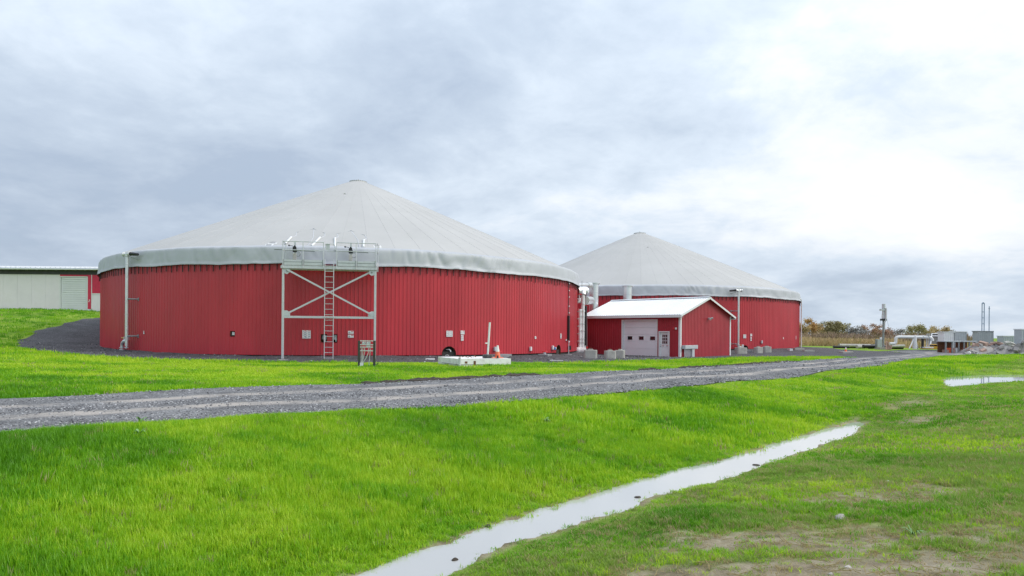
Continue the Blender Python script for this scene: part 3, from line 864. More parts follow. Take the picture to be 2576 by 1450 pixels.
# side door
SD = MB().box(.10, .14, MD0, MD1, -.02, MDT).build('entrance_door', 'white_paint', H, smooth=False)
MB().box(-.05, .10, MD0 - .07, MD0, -.02, MDT + .07).box(-.05, .10, MD1, MD1 + .07, -.02, MDT + .07).box(-.05, .10, MD0, MD1, MDT, MDT + .07).build('door_frame', 'trim_white', SD, smooth=False)
py0, py1, pz0, pz1 = MD0 + .17, MD1 - .17, .98, 1.72
for i in range(3):
    for j in range(3):
        w_, h_ = (py1 - py0) / 3, (pz1 - pz0) / 3
        MB().box(.088, .096, py0 + i*w_ + .018, py0 + (i+1)*w_ - .018, pz0 + j*h_ + .018, pz0 + (j+1)*h_ - .018).build('window_pane', 'glass', SD, smooth=False)
gb = MB()
for i in range(4):
    y = py0 + (py1 - py0) * i / 3; gb.box(.078, .098, y - .014, y + .014, pz0, pz1)
for j in range(4):
    z = pz0 + (pz1 - pz0) * j / 3; gb.box(.08, .097, py0, py1, z - .014, z + .014)
gb.build('glazing_bars', 'white_paint', SD, smooth=False)
for y in (MD0 + .22, MD1 - .22):
    MB().box(.085, .098, y - .11, y + .11, .14, .62).build('door_panel', 'white_paint', SD, bevel=.01, smooth=False)
MB().cyl((.03, MD1 - .07, .80), (.10, MD1 - .07, .80), .025).ball((.03, MD1 - .07, .80), .035).cyl((.07, MD1 - .07, .92), (.10, MD1 - .07, .92), .025).build('door_knob', 'galv_dark', SD)
for k, y in enumerate((MD0 + .20, MD1 - .28)):
    sg = MB().box(.068, .084, y - .11, y + .11, .74, .90).build('door_notice', 'sign_white', SD, smooth=False)
    MB().box(.060, .066, y - .10, y + .10, .865, .89).build('notice_heading', 'sign_red', sg, smooth=False)
    MB().ball((.064, y, .80), .033, sc=(.1, 1, 1)).build('notice_symbol', 'sign_ink', sg, smooth=False)
# alarm boxes by the corner and lamp on the gable
ab = MB().box(-.09, -.03, .28, .42, 2.10, 2.25).build('alarm_light', 'white_paint', H, bevel=.01, smooth=False)
MB().box(-.096, -.091, .31, .37, 2.13, 2.16).build('alarm_mark', 'red_valve', ab, smooth=False)
MB().box(-.09, -.03, .50, .62, 2.10, 2.25).build('alarm_horn', 'red_valve', H, bevel=.01, smooth=False)
lx = 4.1
lp = MB().cyl((lx, -.03, 3.02), (lx, -.12, 3.02), .07).box(lx - .05, lx + .05, -.16, -.10, 2.95, 3.09).build('flood_light', 'grey_box', H, smooth=False)
for s_ in (-1, 1):
    MB().cyl((lx + s_*.06, -.16, 3.04), (lx + s_*.20, -.34, 2.96 + .1*(s_ > 0)), .045, .085, 10).build('lamp_head', 'grey_box', lp)
# service box with conduits at the foot of the gable
sb = MB().box(.18, 2.0, -.34, -.04, .62, .90).build('cable_trough', 'grey_box', H, bevel=.02, smooth=False)
for i in range(6):
    x = .32 + i * .15; MB().tube([(x, -.2, .62), (x, -.2, .3), (x + .02, -.2, -.2)], .035, 7).build('conduit', 'galv', sb)
MB().box(1.25, 1.6, -.30, -.06, -.2, .60).build('support', 'grey_box', sb, smooth=False)
MB().box(2.0, 2.02, -.33, -.05, .60, .92).build('end_cap', 'white_paint', sb, smooth=False)
# ================================================================== ACCESS PLATFORM
pos, rzp, _ = wall_frame(C1, 835, None, 1.25)
PF = thing('access_platform', 'galvanised steel access platform with ladder against the nearer tank', 'platform', (pos.x, pos.y, 0), rzp)
PF.scale = (.975, 1, 1)
ZD = 5.08
for x in (-2.5, 2.5):
    MB().box(x - .06, x + .06, -.06, .06, -.25, ZD - .16).build('post', 'galv', PF, bevel=.008, smooth=False)
    MB().box(x - .16, x + .16, -.16, .16, .0, .03).build('base_plate', 'galv', PF, smooth=False)
MB().box(-2.44, 2.44, -.04, .04, 2.25, 2.37).build('cross_beam', 'galv', PF, bevel=.006, smooth=False)
MB().bar((-2.28, -.075, 4.86), (2.28, -.075, 2.50), .05, .09, (0, 0, 1)).build('diagonal_brace', 'galv', PF, smooth=False)
MB().bar((-2.28, .075, 2.50), (2.28, .075, 4.86), .05, .09, (0, 0, 1)).build('diagonal_brace', 'galv', PF, smooth=False)
for sx in (-1, 1):
    MB().prism([(sx*2.44, 4.92), (sx*2.44, 4.66), (sx*2.28, 4.62), (sx*2.15, 4.72), (sx*2.15, 4.92)][::(1 if sx < 0 else -1)], -.045, .045).build('gusset_plate', 'galv', PF, smooth=False)
    MB().prism([(sx*2.44, 2.375), (sx*2.44, 2.66), (sx*2.28, 2.66), (sx*2.12, 2.56), (sx*2.12, 2.375)][::(1 if sx > 0 else -1)], -.045, .045).build('gusset_plate', 'galv', PF, smooth=False)
    MB().cyl((sx*2.30, -.05, 4.80), (sx*2.30, -.07, 4.80), .05, n=10).build('bolt_head', 'galv_dark', PF)
MB().box(-2.62, 2.62, -.12, .02, ZD - .15, ZD - .01).box(-2.62, 2.62, .9, 1.0, ZD - .15, ZD - .01).build('deck_frame', 'galv', PF, smooth=False)
for k in range(8):
    y0 = -.10 + k * .14
    MB().box(-2.6, 2.6, y0, y0 + .11, ZD, ZD + .03).build('deck_plank', 'galv', PF, smooth=False)
def rail_bay(x0, xm, x1, end):
    rl = MB().tube([(x0, -.14, 6.38), (x1, -.14, 6.38)], .024, 8).build('top_rail', 'galv', PF)
    MB().tube([(x0, -.14, 5.92), (x1, -.14, 5.92)], .02, 8).build('mid_rail', 'galv', PF)
    for x in (x0, xm, x1): MB().tube([(x, -.14, ZD - .14), (x, -.14, 6.38)], .024, 8).build('rail_post', 'galv', PF)
    for a, b_ in ((x0, xm), (xm, x1)):
        tb = MB().box(a + .05, b_ - .05, -.125, -.110, ZD + .035, ZD + .32).build('toe_board', 'galv', PF, smooth=False)
        MB().box(a + .06, b_ - .06, -.135, -.126, ZD + .19, ZD + .215).build('dark_rail', 'galv_dark', tb, smooth=False)  # thin dark strip along the toe board
        MB().box(a + .03, a + .06, -.15, -.126, ZD + .04, ZD + .34).box(b_ - .06, b_ - .03, -.15, -.126, ZD + .04, ZD + .34).build('clamp', 'galv_dark', tb, smooth=False)
rail_bay(-2.5, -1.43, -.33, 0); rail_bay(.38, 1.45, 2.53, 1)
for x in (-2.52, 2.60):
    for z in (6.38, 5.92): MB().tube([(x, -.14, z), (x, .85, z)], .022, 8).build('end_rail', 'galv', PF)
    MB().tube([(x, .85, ZD), (x, .85, 6.38)], .024, 8).build('rail_post', 'galv', PF)
    MB().box(x - .01, x + .01, -.1, .85, ZD + .035, ZD + .30).build('toe_board', 'galv', PF, smooth=False)
MB().tube([(-.22, -.12, 6.30), (.20, -.12, 6.30), (.26, -.12, 6.25), (.28, -.12, 6.15), (.28, -.12, 6.0), (.24, -.12, 5.92), (.18, -.12, 5.90), (-.22, -.12, 5.90), (-.22, -.12, 6.30)], .02, 8).build('gate', 'galv', PF)
MB().box(-.20, .0, -.10, -.085, 5.96, 6.28).build('gate_plate', 'galv', PF, smooth=False)
LD = MB().tube([(-.24, -.22, 0), (-.24, -.22, 5.45)], .022, 8).tube([(.235, -.22, 0), (.235, -.22, 5.45)], .022, 8).build('ladder', 'galv', PF)
for k in range(18): MB().tube([(-.22, -.22, .10 + k * .2935), (.215, -.22, .10 + k * .2935)], .015, 6).build('rung', 'galv', LD)
MB().box(-.30, .30, -.26, -.18, 2.30, 2.36).build('ladder_bracket', 'galv', LD, smooth=False)

# hoists on the roof edge
def hoist(x, lb, mirror):
    q = Matrix.Rotation(rzp, 4, 'Z') @ Vector((x, .78, 0))
    h = thing('mixer_hoist', lb, 'hoist', (pos.x + q.x, pos.y + q.y, ZD + .1), rzp, 'mixer hoists on the platform')
    MB().box(-.05, .05, -.05, .05, -.05, 1.28).build('mast', 'galv', h, smooth=False)
    MB().box(-.11, .09, -.12, -.052, .30, .66).build('gear_case', 'concrete', h, bevel=.02, smooth=False)
    MB().prism([(-.10, .26), (.10, .20), (.13, .02), (-.02, -.02), (-.12, .10)], -.13, -.05).build('clamp_shoe', 'black', h, smooth=False)
    MB().prism([(-.11, .72), (.12, .74), (.07, 1.02), (-.02, 1.10), (-.11, .98)], -.12, -.055).build('pulley_housing', 'black', h, smooth=False)
    MB().tube(arc((.17, -.10, .62), .13, 0, 2 * math.pi, 18), .018, 6).build('hand_wheel', 'galv_dark', h)
    MB().tube([(-.10, -.09, 1.05), (-.30, -.09, 1.08)], .015, 6).ball((-.31, -.09, 1.08), .05).build('crank', 'black', h)
    MB().tube([(-1.1 if mirror else -.95, .02, .86), (1.05 if mirror else .95, .02, .80)], .028, 6).build('guide_bar', 'galv_dark', h)
hoist(-1.96, 'left mixer hoist with hand wheel at the platform railing', True)
hoist(1.05, 'right mixer hoist with hand wheel at the platform railing', False)

# service hatches, sleeves and ropes on the roof above
def rp(px, py, lift=.05):
    p = roof_pt(C1, px, py); return p + Vector((0, 0, lift))
def on_roof(pts_px, lift):
    return [rp(x, y, lift) for x, y in pts_px]
for k, (anchor, l_, r_, s1, s2, lb) in enumerate((
    ((787.4, 579.8), (743.7, 588.3), (815, 590.5), ((731, 602), (716, 618)), ((803.8, 602.4), (782.3, 624.4)), 'left rope rig with white sleeves on the tank roof'),
    ((881.3, 584.6), (845.2, 591.7), (915.7, 595.6), ((841, 604), (841, 627.8)), ((913.5, 608.6), (912.3, 627.8)), 'right rope rig with white sleeves on the tank roof'))):
    c0 = rp(*anchor)
    t_ = thing('rope_rig', lb, 'rope rig', c0, 0, 'rope rigs above the platform')
    loc = lambda p: p - c0
    for a, b_ in ((anchor, l_), (anchor, r_)):
        A, B = rp(*a, .07), rp(*b_, .07); MB().tube([loc(A), loc((A + B) / 2 + Vector((0, 0, -.03))), loc(B)], .028, 6).build('rope', 'galv_dark', t_)
    for a, b_ in ((l_, s1[0]), (r_, s2[0]), (anchor, (s2[1][0] - 10, s2[1][1] - 2))):
        A, B = rp(*a, .07), rp(*b_, .07); mid = rp((a[0] + b_[0]) / 2 + 6, (a[1] + b_[1]) / 2 + 1, .07)
        MB().tube([loc(A), loc(mid), loc(B)], .022, 6).build('rope', 'galv', t_)
    for s_ in (s1, s2):
        A, B = rp(*s_[0], .12), rp(*s_[1], .12)
        sl_ = MB().tube([loc(A), loc(B)], .06, 10).build('sleeve', 'trim_white', t_)
        d_ = (A - B).normalized() * .06
        MB().tube([loc(A), loc(A + d_)], .05, 8).build('sleeve_end', 'black', sl_)
    q = [rp(*s1[0], .02), rp(*s2[0], .02), rp(*s2[1], .02), rp(*s1[1], .02)]
    vs = [loc(p) for p in q] + [loc(p - Vector((0, 0, .03))) for p in q]
    MB().add(vs, [(0,1,2,3),(7,6,5,4),(0,4,5,1),(1,5,6,2),(2,6,7,3),(3,7,4,0)]).build('cover_flap', 'membrane', t_, smooth=False)
    MB().ball(loc(c0), .07).build('anchor_ring', 'galv_dark', t_)
for k, (q, lb) in enumerate((([(676,609),(698,609),(694,614.5),(672,614.5)], 'upper white label on the roof left of the platform'), ([(667,616),(687,616),(682,621.5),(663,621.5)], 'lower white label on the roof left of the platform'),
          ([(937,618),(955,618),(958,622.5),(939,622.5)], 'upper white label on the roof right of the platform'), ([(940,624),(957,624),(961,629.7),(943,629.7)], 'lower white label on the roof right of the platform'))):
    pp = [rp(x, y, .03) for x, y in q]; c0 = sum(pp, Vector()) / 4
    o = MB().add([p - c0 for p in pp] + [p - c0 - Vector((0, 0, .02)) for p in pp], [(0,1,2,3),(7,6,5,4),(0,4,5,1),(1,5,6,2),(2,6,7,3),(3,7,4,0)]).build('roof_label', 'sign_white', None, smooth=False)
    o.location = c0; tag(o, lb, 'label', 'white labels on the roof')
    e0, e1 = pp[0] - c0, pp[1] - c0; f0, f1 = pp[3] - c0, pp[2] - c0
    for r in (.25, .55, .78):
        a = e0.lerp(f0, r); b_ = e1.lerp(f1, r)
        MB().tube([a.lerp(b_, .12) + Vector((0, 0, .012)), a.lerp(b_, .8) + Vector((0, 0, .012))], .012, 4).build('text_line', 'sign_pale', o)

# ================================================================== SIGNS AND BOXES ON THE WALLS
def sign(C, px, py, wpx, hpx, lb, style, group='warning signs on the tanks'):
    p, rz, d = wall_frame(C, px, py, .035)
    s = d / F; w, h = wpx * s, hpx * s
    S = MB().box(-w/2, w/2, -.012, 0, -h/2, h/2).build('warning_sign', 'sign_white', None, smooth=False)
    S.location = p; S.rotation_euler = (0, 0, rz); tag(S, lb, 'sign', group)
    def bar(x0, x1, z0, z1, m): MB().box(x0*w, x1*w, -.016, -.0125, z0*h, z1*h).build('text_line' if z1 - z0 < .05 else 'heading', m, S, smooth=False)
    def dotm(x, z, r, m, ring=True):
        o_ = MB()
        if ring: o_.tube([Vector((x*w + r*math.cos(t_), -.015, z*h + r*math.sin(t_))) for t_ in np.linspace(0, 2*math.pi, 13)], r*.16, 5)
        else: o_.prism([(x*w - r, z*h - r*.4), (x*w + r*.2, z*h - r), (x*w + r, z*h + r), (x*w, z*h + r*.2)], -.016, -.0125)
        o_.build('pictogram', m, S, smooth=False)
    if style == 'board':
        for r in range(4):
            z = .40 - r * .235
            for c, x in enumerate((-.17, .30)):
                bar(x - .10, x + .14, z - .005, z + .05, 'sign_red' if r == 0 else 'sign_ink')
                for k in range(3): bar(x - .10, x + .12, z - .06 - k*.045, z - .045 - k*.045, 'sign_pale')
            for x in (-.36, .03): dotm(x, z - .05, .055 * h, 'sign_red' if (r + (x > 0)) % 2 else 'sign_ink')
        dotm(-.12, -.36, .07 * h, 'blue', False)
    elif style == 'grid':
        for r in range(3):
            z = .40 - r * .31
            for x in (-.12, .34): bar(x - .10, x + .12, z, z + .05, 'sign_red' if r < 1 else 'sign_ink'); [bar(x - .10, x + .10, z - .07 - k*.05, z - .055 - k*.05, 'sign_pale') for k in range(3)]
            for x in (-.34, .12): dotm(x, z - .08, .07 * h, 'sign_ink', (r != 1 or x < 0))
    elif style == 'wide':
        bar(.05, .44, .22, .40, 'sign_red'); [bar(.05, .40, .05 - k*.13, .09 - k*.13, 'sign_pale') for k in range(3)]
        dotm(-.25, -.08, .24 * h, 'sign_ink'); dotm(-.25, -.15, .16 * h, 'sign_ink', False)
    elif style == 'medium':
        bar(.05, .44, .30, .42, 'sign_red'); [bar(.05, .40, .12 - k*.12, .15 - k*.12, 'sign_pale') for k in range(4)]
        dotm(-.25, .12, .13 * h, 'sign_orange'); dotm(-.25, -.25, .10 * h, 'sign_pale')
    elif style == 'tag':
        bar(.10, .42, .24, .40, 'sign_red'); dotm(-.2, -.05, .22 * h, 'sign_ink', False); bar(.05, .40, -.1, -.06, 'sign_pale')
    elif style == 'symbol':
        dotm(-.18, 0, .28 * h, 'sign_ink', False); bar(.10, .40, -.03, .01, 'sign_pale')
    return S
sign(C1, 771.5, 841.7, 20.5, 20.5, 'large square white safety board left of the ladder', 'board')
sign(C1, 882.5, 836.5, 14, 7.3, 'upper of two small white warning signs right of the ladder', 'wide')
sign(C1, 882.5, 846.2, 14, 7.3, 'lower of two small white warning signs right of the ladder', 'wide')
sign(C1, 1130.2, 840, 17.3, 15, 'large white safety board above the half round opening', 'grid')
sign(C1, 1162.8, 836.8, 11, 9.4, 'top white sign of the column beside the half round opening', 'medium')
sign(C1, 1162.2, 845.3, 7.3, 4.3, 'small white tag directly under the medium white sign on the nearer tank', 'tag')
sign(C1, 1162.2, 850.4, 7.3, 4.3, 'middle small tag of the sign column on the nearer tank', 'symbol')
sign(C1, 1162.2, 855.5, 7.3, 4.3, 'lowest small tag of the sign column on the nearer tank', 'symbol')
sign(C1, 1346, 849.5, 6.5, 6.5, 'small white sign with red corner right of the traffic cone', 'tag')
sign(C1, 1409.8, 845.7, 7.5, 12.5, 'tall narrow looking white board left of the black conduit', 'grid')
sign(C1, 363.5, 834, 3.2, 2.6, 'tiny upper white tag right of the left standpipe', 'none')
sign(C1, 363.5, 838.5, 4.2, 4.6, 'tiny lower white tag right of the left standpipe', 'none')
sign(C2, 1872.7, 846.5, 9.3, 9.5, 'square white safety board on the farther tank beside the pump house', 'grid')
sign(C2, 1889, 843, 6.2, 6, 'top white sign of the column on the farther tank', 'medium')
sign(C2, 1888.7, 848.9, 4.4, 2.8, 'upper small tag in the column on the farther tank', 'tag')
sign(C2, 1888.7, 852.6, 4.4, 2.8, 'middle small tag in the column on the farther tank', 'symbol')
sign(C2, 1888.7, 856.4, 4.4, 2.8, 'lowest small tag in the column on the farther tank', 'symbol')
sign(C2, 1969.6, 851, 4, 4.3, 'small white sign near the right end of the farther tank', 'tag')
sign(C2, 2001.6, 849.6, 3.2, 9, 'narrow white board at the far right edge of the farther tank', 'none')
sign(C1, 1453, 856, 1.8, 3.5, 'tiny white tag beside the pipe rack on the nearer tank', 'none')
def wall_box(C, px, py, wpx, hpx, lb, m='white_paint', depth=.12):
    p, rz, d = wall_frame(C, px, py, .03); s = d / F; w, h = wpx * s, hpx * s
    T = thing('junction_box', lb, 'box', p, rz, 'junction boxes on the tanks')
    MB().box(-w/2, w/2, -depth, 0, -h/2, h/2).build('case', m, T, bevel=.012, smooth=False)
    MB().box(-w/2 + .02, w/2 - .02, -depth - .012, -depth - .001, -h/2 + .02, h/2 - .02).build('lid', m, T, bevel=.004, smooth=False)
    MB().cyl((0, -.05, -h/2), (0, -.05, -h/2 - .12), .015, n=6).build('cable_gland', 'black', T)
    return T
wall_box(C1, 1243.5, 878.2, 6.8, 10.5, 'pale grey box on the tank wall beside the traffic cone', 'grey_box')
wall_box(C1, 1332.6, 878, 5.6, 10.5, 'white box on the tank wall above the grey plinth', 'white_paint')
bx_ = wall_box(C1, 1388, 875, 5.5, 10, 'white socket box with blue plug left of the small arched opening', 'white_paint')
MB().box(.06, .22, -.2, -.13, -.16, .04).build('plug', 'blue', bx_, bevel=.02, smooth=False)
wall_box(C1, 1394.5, 876.5, 3.6, 6, 'small white box beside the blue plug', 'white_paint')
wall_box(C1, 1422, 856, 2.5, 4, 'small white switch at the foot of the black conduit', 'white_paint', .08)
wall_box(C2, 1914.6, 860.7, 4.6, 7.4, 'pale box on the farther tank above the concrete blocks', 'grey_box')
# fittings inside the square openings
for px, w_, lb in ((815, .30, 'grey junction fittings in the opening left of the ladder'), (842.5, .24, 'grey junction fittings in the opening right of the ladder')):
    p, rz, d = wall_frame(C1, px, None); T = thing('pipe_fitting', lb, 'fitting', (p.x, p.y, .98), rz, 'fittings in the square openings')
    MB().box(-.05, w_/2 - .02, .06, .2, .10, .36).build('case', 'grey_box', T, bevel=.01, smooth=False)
    MB().box(-w_/2 + .03, -.07, .1, .2, .12, .33).build('case', 'galv_dark', T, smooth=False)
    MB().cyl((.06, .05, .0), (.06, .05, .26), .03).build('pipe', 'white_pipe', T)
p, rz, d = wall_frame(C1, 585, None)
T = thing('wall_hatch', 'white hatch box in the lone square opening', 'box', (p.x, p.y, 1.25), rz)
MB().box(-.06, .12, .05, .2, .04, .22).build('case', 'white_paint', T, bevel=.01, smooth=False)
MB().box(-.10, -.07, .08, .2, .02, .25).build('hinge', 'galv_dark', T, smooth=False)
# pipes in the half round opening
p, rz, d = wall_frame(C1, 1130, None)
T = thing('valve_pipe', 'short pale pipe and bent wires inside the half round opening', 'pipe', (p.x, p.y, 0), rz)
MB().tube([(-.05, .28, .52), (.05, .1, .52), (.12, .05, .46), (.12, .05, .38)], .035, 8).build('pipe', 'white_pipe', T)
MB().tube(arc((-.08, .1, .0), .2, .1, math.pi - .2, 12), .012, 5).build('wire', 'galv', T)
MB().tube([(-.4, .15, .2), (-.2, .12, .12), (.1, .1, .14), (.35, .14, .1)], .012, 5).build('wire', 'galv', T)
MB().tube([(-.1, .12, .02), (.0, .08, .18), (.05, .12, .02)], .012, 5).build('wire', 'galv', T)

# ================================================================== STANDPIPES
def standpipe(C, px, ytop, yb, lb, mirror, off):
    p, rz, d = wall_frame(C, px, None, off); s = d / F
    T = thing('gas_standpipe', lb, 'pipe', (p.x, p.y, 0), rz)
    zf = lambda y: EYE + (yh(px) - y) * p.y / F
    sx = -1 if mirror else 1
    zt, zv = zf(ytop), zf(yb); zg = hz(p.x, p.y)
    r = .10
    ri = MB().cyl((0, 0, zv), (0, 0, zt - .12), r, n=16).build('riser', 'steel', T)
    for k in range(6):
        z = zv + (zt - zv) * (.12 + .15 * k); MB().cyl((0, 0, z), (0, 0, z + .03), r + .012, n=16).build('pipe_clamp', 'galv', ri)
    te = MB().cyl((0, 0, zt - .12), (0, 0, zt + .12), r + .01, n=16).cyl((-sx*.28, 0, zt), (sx*.30, 0, zt), r, n=16).build('tee', 'steel', T)
    MB().cyl((-sx*.28, 0, zt), (-sx*.32, 0, zt), r + .06, n=18).build('blind_flange', 'steel', te)
    MB().cyl((0, 0, zt - .16), (0, 0, zt - .10), r + .06, n=18).build('flange', 'galv', te)
    MB().cyl((sx*.30, 0, zt), (sx*.36, 0, zt), r + .05, n=18).build('flange', 'galv', te)
    no = MB().cyl((sx*.36, 0, zt), (sx*.95, .12, zt - .06), r * 1.1, r * .8, 12).build('hose', 'black', T)
    MB().bar((sx*.30, .05, zt - .2), (sx*.85, .15, zt - .32), .04, .06).build('stay', 'galv_dark', no)
    for z in (zf(yb - 95) if not mirror else zt - 2, zv + .05):
        b_ = MB().tube([(sx*.05, .0, z), (sx*.28, .02, z), (sx*.45, off, z)], .045, 8).build('wall_bracket', 'galv_dark', T)
        MB().box(sx*.45 - .06, sx*.45 + .06, off - .02, off, z - .1, z + .1).build('bracket_plate', 'galv_dark', b_, smooth=False)
    # valve group
    MB().cyl((0, 0, zv - .05), (0, 0, zv + .0), r + .07, n=18).cyl((0, 0, zv - .16), (0, 0, zv - .10), r + .07, n=18).build('flange', 'galv', T)
    va = MB().cyl((0, 0, zv - .55), (0, 0, zv - .05), r * .95, n=14).build('valve_body', 'steel', T)
    MB().cyl((-sx*.05, -.1, zv - .08), (-sx*.24, -.18, zv - .06), .03, n=8).build('valve_lever', 'brass' if not mirror else 'yellow', va)
    R_ = .30
    el = [(0, 0, zv - .26)] + [Vector((-sx*(.22 + R_*math.sin(t_)), 0, zv - .26 - R_ + R_*math.cos(t_))) for t_ in np.linspace(0, math.pi/2, 8)] + [(-sx*.52, 0, zg + (.10 if not mirror else .55))]
    eo = MB().tube(el, r * .95, 14).build('elbow', 'steel' if not mirror else 'white_pipe', T)
    for z in (zv - .68, zv - .8) if not mirror else (zv - .8,):
        MB().cyl((-sx*.52, 0, z), (-sx*.52, 0, z + .05), r + .05, n=16).build('flange', 'galv', eo)
    dr = MB().cyl((0, 0, zg + .12), (0, 0, zv - .5), .05, n=10).build('drain_pipe', 'white_pipe', T)
    MB().cyl((0, 0, zv - .68), (0, 0, zv - .60), .085, n=12).cyl((-.12, -.05, zv - .64), (.12, -.05, zv - .64), .02, n=8).build('drain_valve', 'galv', dr)
    MB().tube([(-sx*.42, 0, zv - 1.05), (-sx*.2, 0, zv - 1.12), (0, 0, zv - 1.2)], .03, 8).build('bypass', 'white_pipe', T)
standpipe(C1, 338, 640, 848, 'steel gas standpipe with bent lower valve at the left of the nearer tank', False, .45)
standpipe(C2, 1848, 731, 867, 'white gas standpipe in front of the farther tank beside the pump house gable', True, .55)
# thin pipe at the far edge of the farther tank
p, nrm, d = wall_hit(C2, 2009.5); q = p + nrm * .25
o = MB().cyl((0, 0, 0), (0, 0, 5.25), .06, n=10).cyl((0, 0, 5.25), (-.3, 0, 5.5), .06, n=10).build('overflow_pipe', 'white_pipe', None); o.location = (q.x, q.y, hz(q.x, q.y)); tag(o, 'thin white overflow pipe at the right edge of the farther tank', 'pipe')

# cable conduit at the right of the nearer tank
p, rz, d = wall_frame(C1, 1427, None, .08)
T = thing('cable_conduit', 'thin vertical conduit with black middle part on the nearer tank', 'conduit', (p.x, p.y, 0), rz)
zf = lambda y: EYE + (yh(1427) - y) * p.y / F
MB().tube([(0, 0, zf(793)), (0, 0, zf(694))], .028, 7).build('upper_conduit', 'black', T)
MB().box(-.09, .09, -.09, .06, zf(857), zf(794)).build('black_channel', 'black', T, bevel=.01, smooth=False)
MB().tube([(-.04, -.05, hz(p.x, p.y) - .1), (-.04, -.05, zf(857))], .035, 8).build('lower_pipe', 'galv', T)
for y in (714, 732, 748, 771, 788): MB().ball((.0, -.05, zf(y)), .05).build('clip', 'white_paint', T)
MB().tube([(-.10, -.06, zf(863)), (.14, -.06, zf(859))], .03, 7).build('tap', 'galv', T)
MB().box(.12, .36, -.12, .02, zf(881), zf(870)).build('meter_box', 'black', T, smooth=False)
# red pipe with clips
p, rz, d = wall_frame(C1, 1450, None, .12)
T = thing('sample_pipe', 'slim red painted pipe with pale clips at the edge of the nearer tank', 'pipe', (p.x, p.y, 0), rz)
zf = lambda y: EYE + (yh(1450) - y) * p.y / F
MB().tube([(0, 0, zf(862)), (0, 0, zf(775))], .04, 8).build('pipe', 'red_steel', T)
for y in (784, 802.5, 821, 840, 858.5): MB().cyl((-.08, 0, zf(y)), (.14, -.03, zf(y)), .05, n=8).build('clip', 'stone', T)

# ================================================================== PIPE RACK BETWEEN THE TANKS
dR = 53.6
def pr(px, py, d=dR): return P(px, py, d)
zgr = hz(pr(1462, 880).x, dR)
b0 = Vector((pr(1462, 0).x, dR, zgr))
T = thing('gas_pipe_rack', 'bundle of white vertical gas pipes between the nearer tank and the pump house', 'pipes', b0)
lc = lambda px, py, dd=0.0: P(px, py, dR + dd) - b0
for px, y0, y1, r, m, dd in ((1458.5, 893, 778,   .14, 'white_pipe', -.1), (1465.5, 893, 742, .15, 'white_pipe', 0), (1471, 893, 870, .12, 'steel', .2)):
    v_ = MB().cyl(lc(px, y0, dd), lc(px, y1, dd), r, n=16).build('vertical_pipe', m, T)
    ys = [yy for yy in (862, 853, 832, 815, 796, 783, 765) if y1 + 4 < yy < y0]
    for yy in ys: MB().cyl(lc(px, yy + 1.6, dd), lc(px, yy - 1.6, dd), r + .025, n=16).build('coupling', 'steel', v_)
MB().cyl(lc(1461.5, 886, .45), lc(1461.5, 798, .45), .1, n=8).build('cable_tray', 'black', T)
MB().cyl(lc(1472.5, 877, .6), lc(1472.5, 770, .6), .12, n=8).build('cable_tray', 'black', T)
bo = MB().ball(lc(1455, 882.5, -.35), .27, 14, 10, (1.15, 1, 1)).build('bend', 'white_pipe', T)
MB().cyl(lc(1456, 882.5, -.35), lc(1474, 882.5, -.35), .24, n=16).build('low_header', 'white_pipe', T)
MB().cyl(lc(1448, 718.5, .5), lc(1484, 718, 5.9), .20, n=14).build('top_header', 'steel', T)
MB().cyl(lc(1476, 718.3, 4.6), lc(1484, 718.2, 5.6), .26, n=14).build('header_sleeve', 'steel', T)
MB().cyl(lc(1448, 756.5, .3), lc(1486, 756.5, 5.6), .22, n=14).build('middle_header', 'white_pipe', T)
MB().cyl(lc(1471, 756.5, 1.0), lc(1485, 756.5, 5.2), .36, n=14).build('header_sleeve', 'steel', T)
te = MB().cyl(lc(1450, 733, .2), lc(1471, 733, .6), .40, n=16).ball(lc(1471, 732, .6), .36).cyl(lc(1466, 743, 0), lc(1466, 733, .2), .24, n=14).build('tee', 'steel', T)
MB().bar(lc(1472, 731, .6), lc(1480, 725, .9), .1, .12).build('bracket', 'galv_dark', te, smooth=False)
MB().tube([lc(1463, 757, .1), lc(1463, 707, .1)], .02, 6).build('lightning_rod', 'galv_dark', T)
MB().tube([lc(1448, 690, .4), lc(1448, 710, .4)], .03, 6).tube([lc(1441, 690, .4), lc(1441, 697, .4), lc(1448, 697, .4)], .025, 6).build('aerial', 'galv_dark', T)
MB().tube(arc(lc(1456.5, 741, -.2), .16, 0, 2 * math.pi, 14, 'xy'), .03, 6).build('valve_wheel', 'red_valve', T)
MB().cyl(lc(1456.5, 757, -.2), lc(1456.5, 741, -.2), .05, n=8).build('valve_stem', 'galv', T)
MB().cyl(lc(1477, 877, -.3), lc(1477, 872, -.3), .07, n=8).build('valve_cap', 'red_valve', T)
MB().box(*[f for a, b_ in zip(lc(1444, 896, -.5), lc(1476, 893, .7)) for f in (min(a, b_), max(a, b_))]).build('base_slab', 'concrete', T, smooth=False)

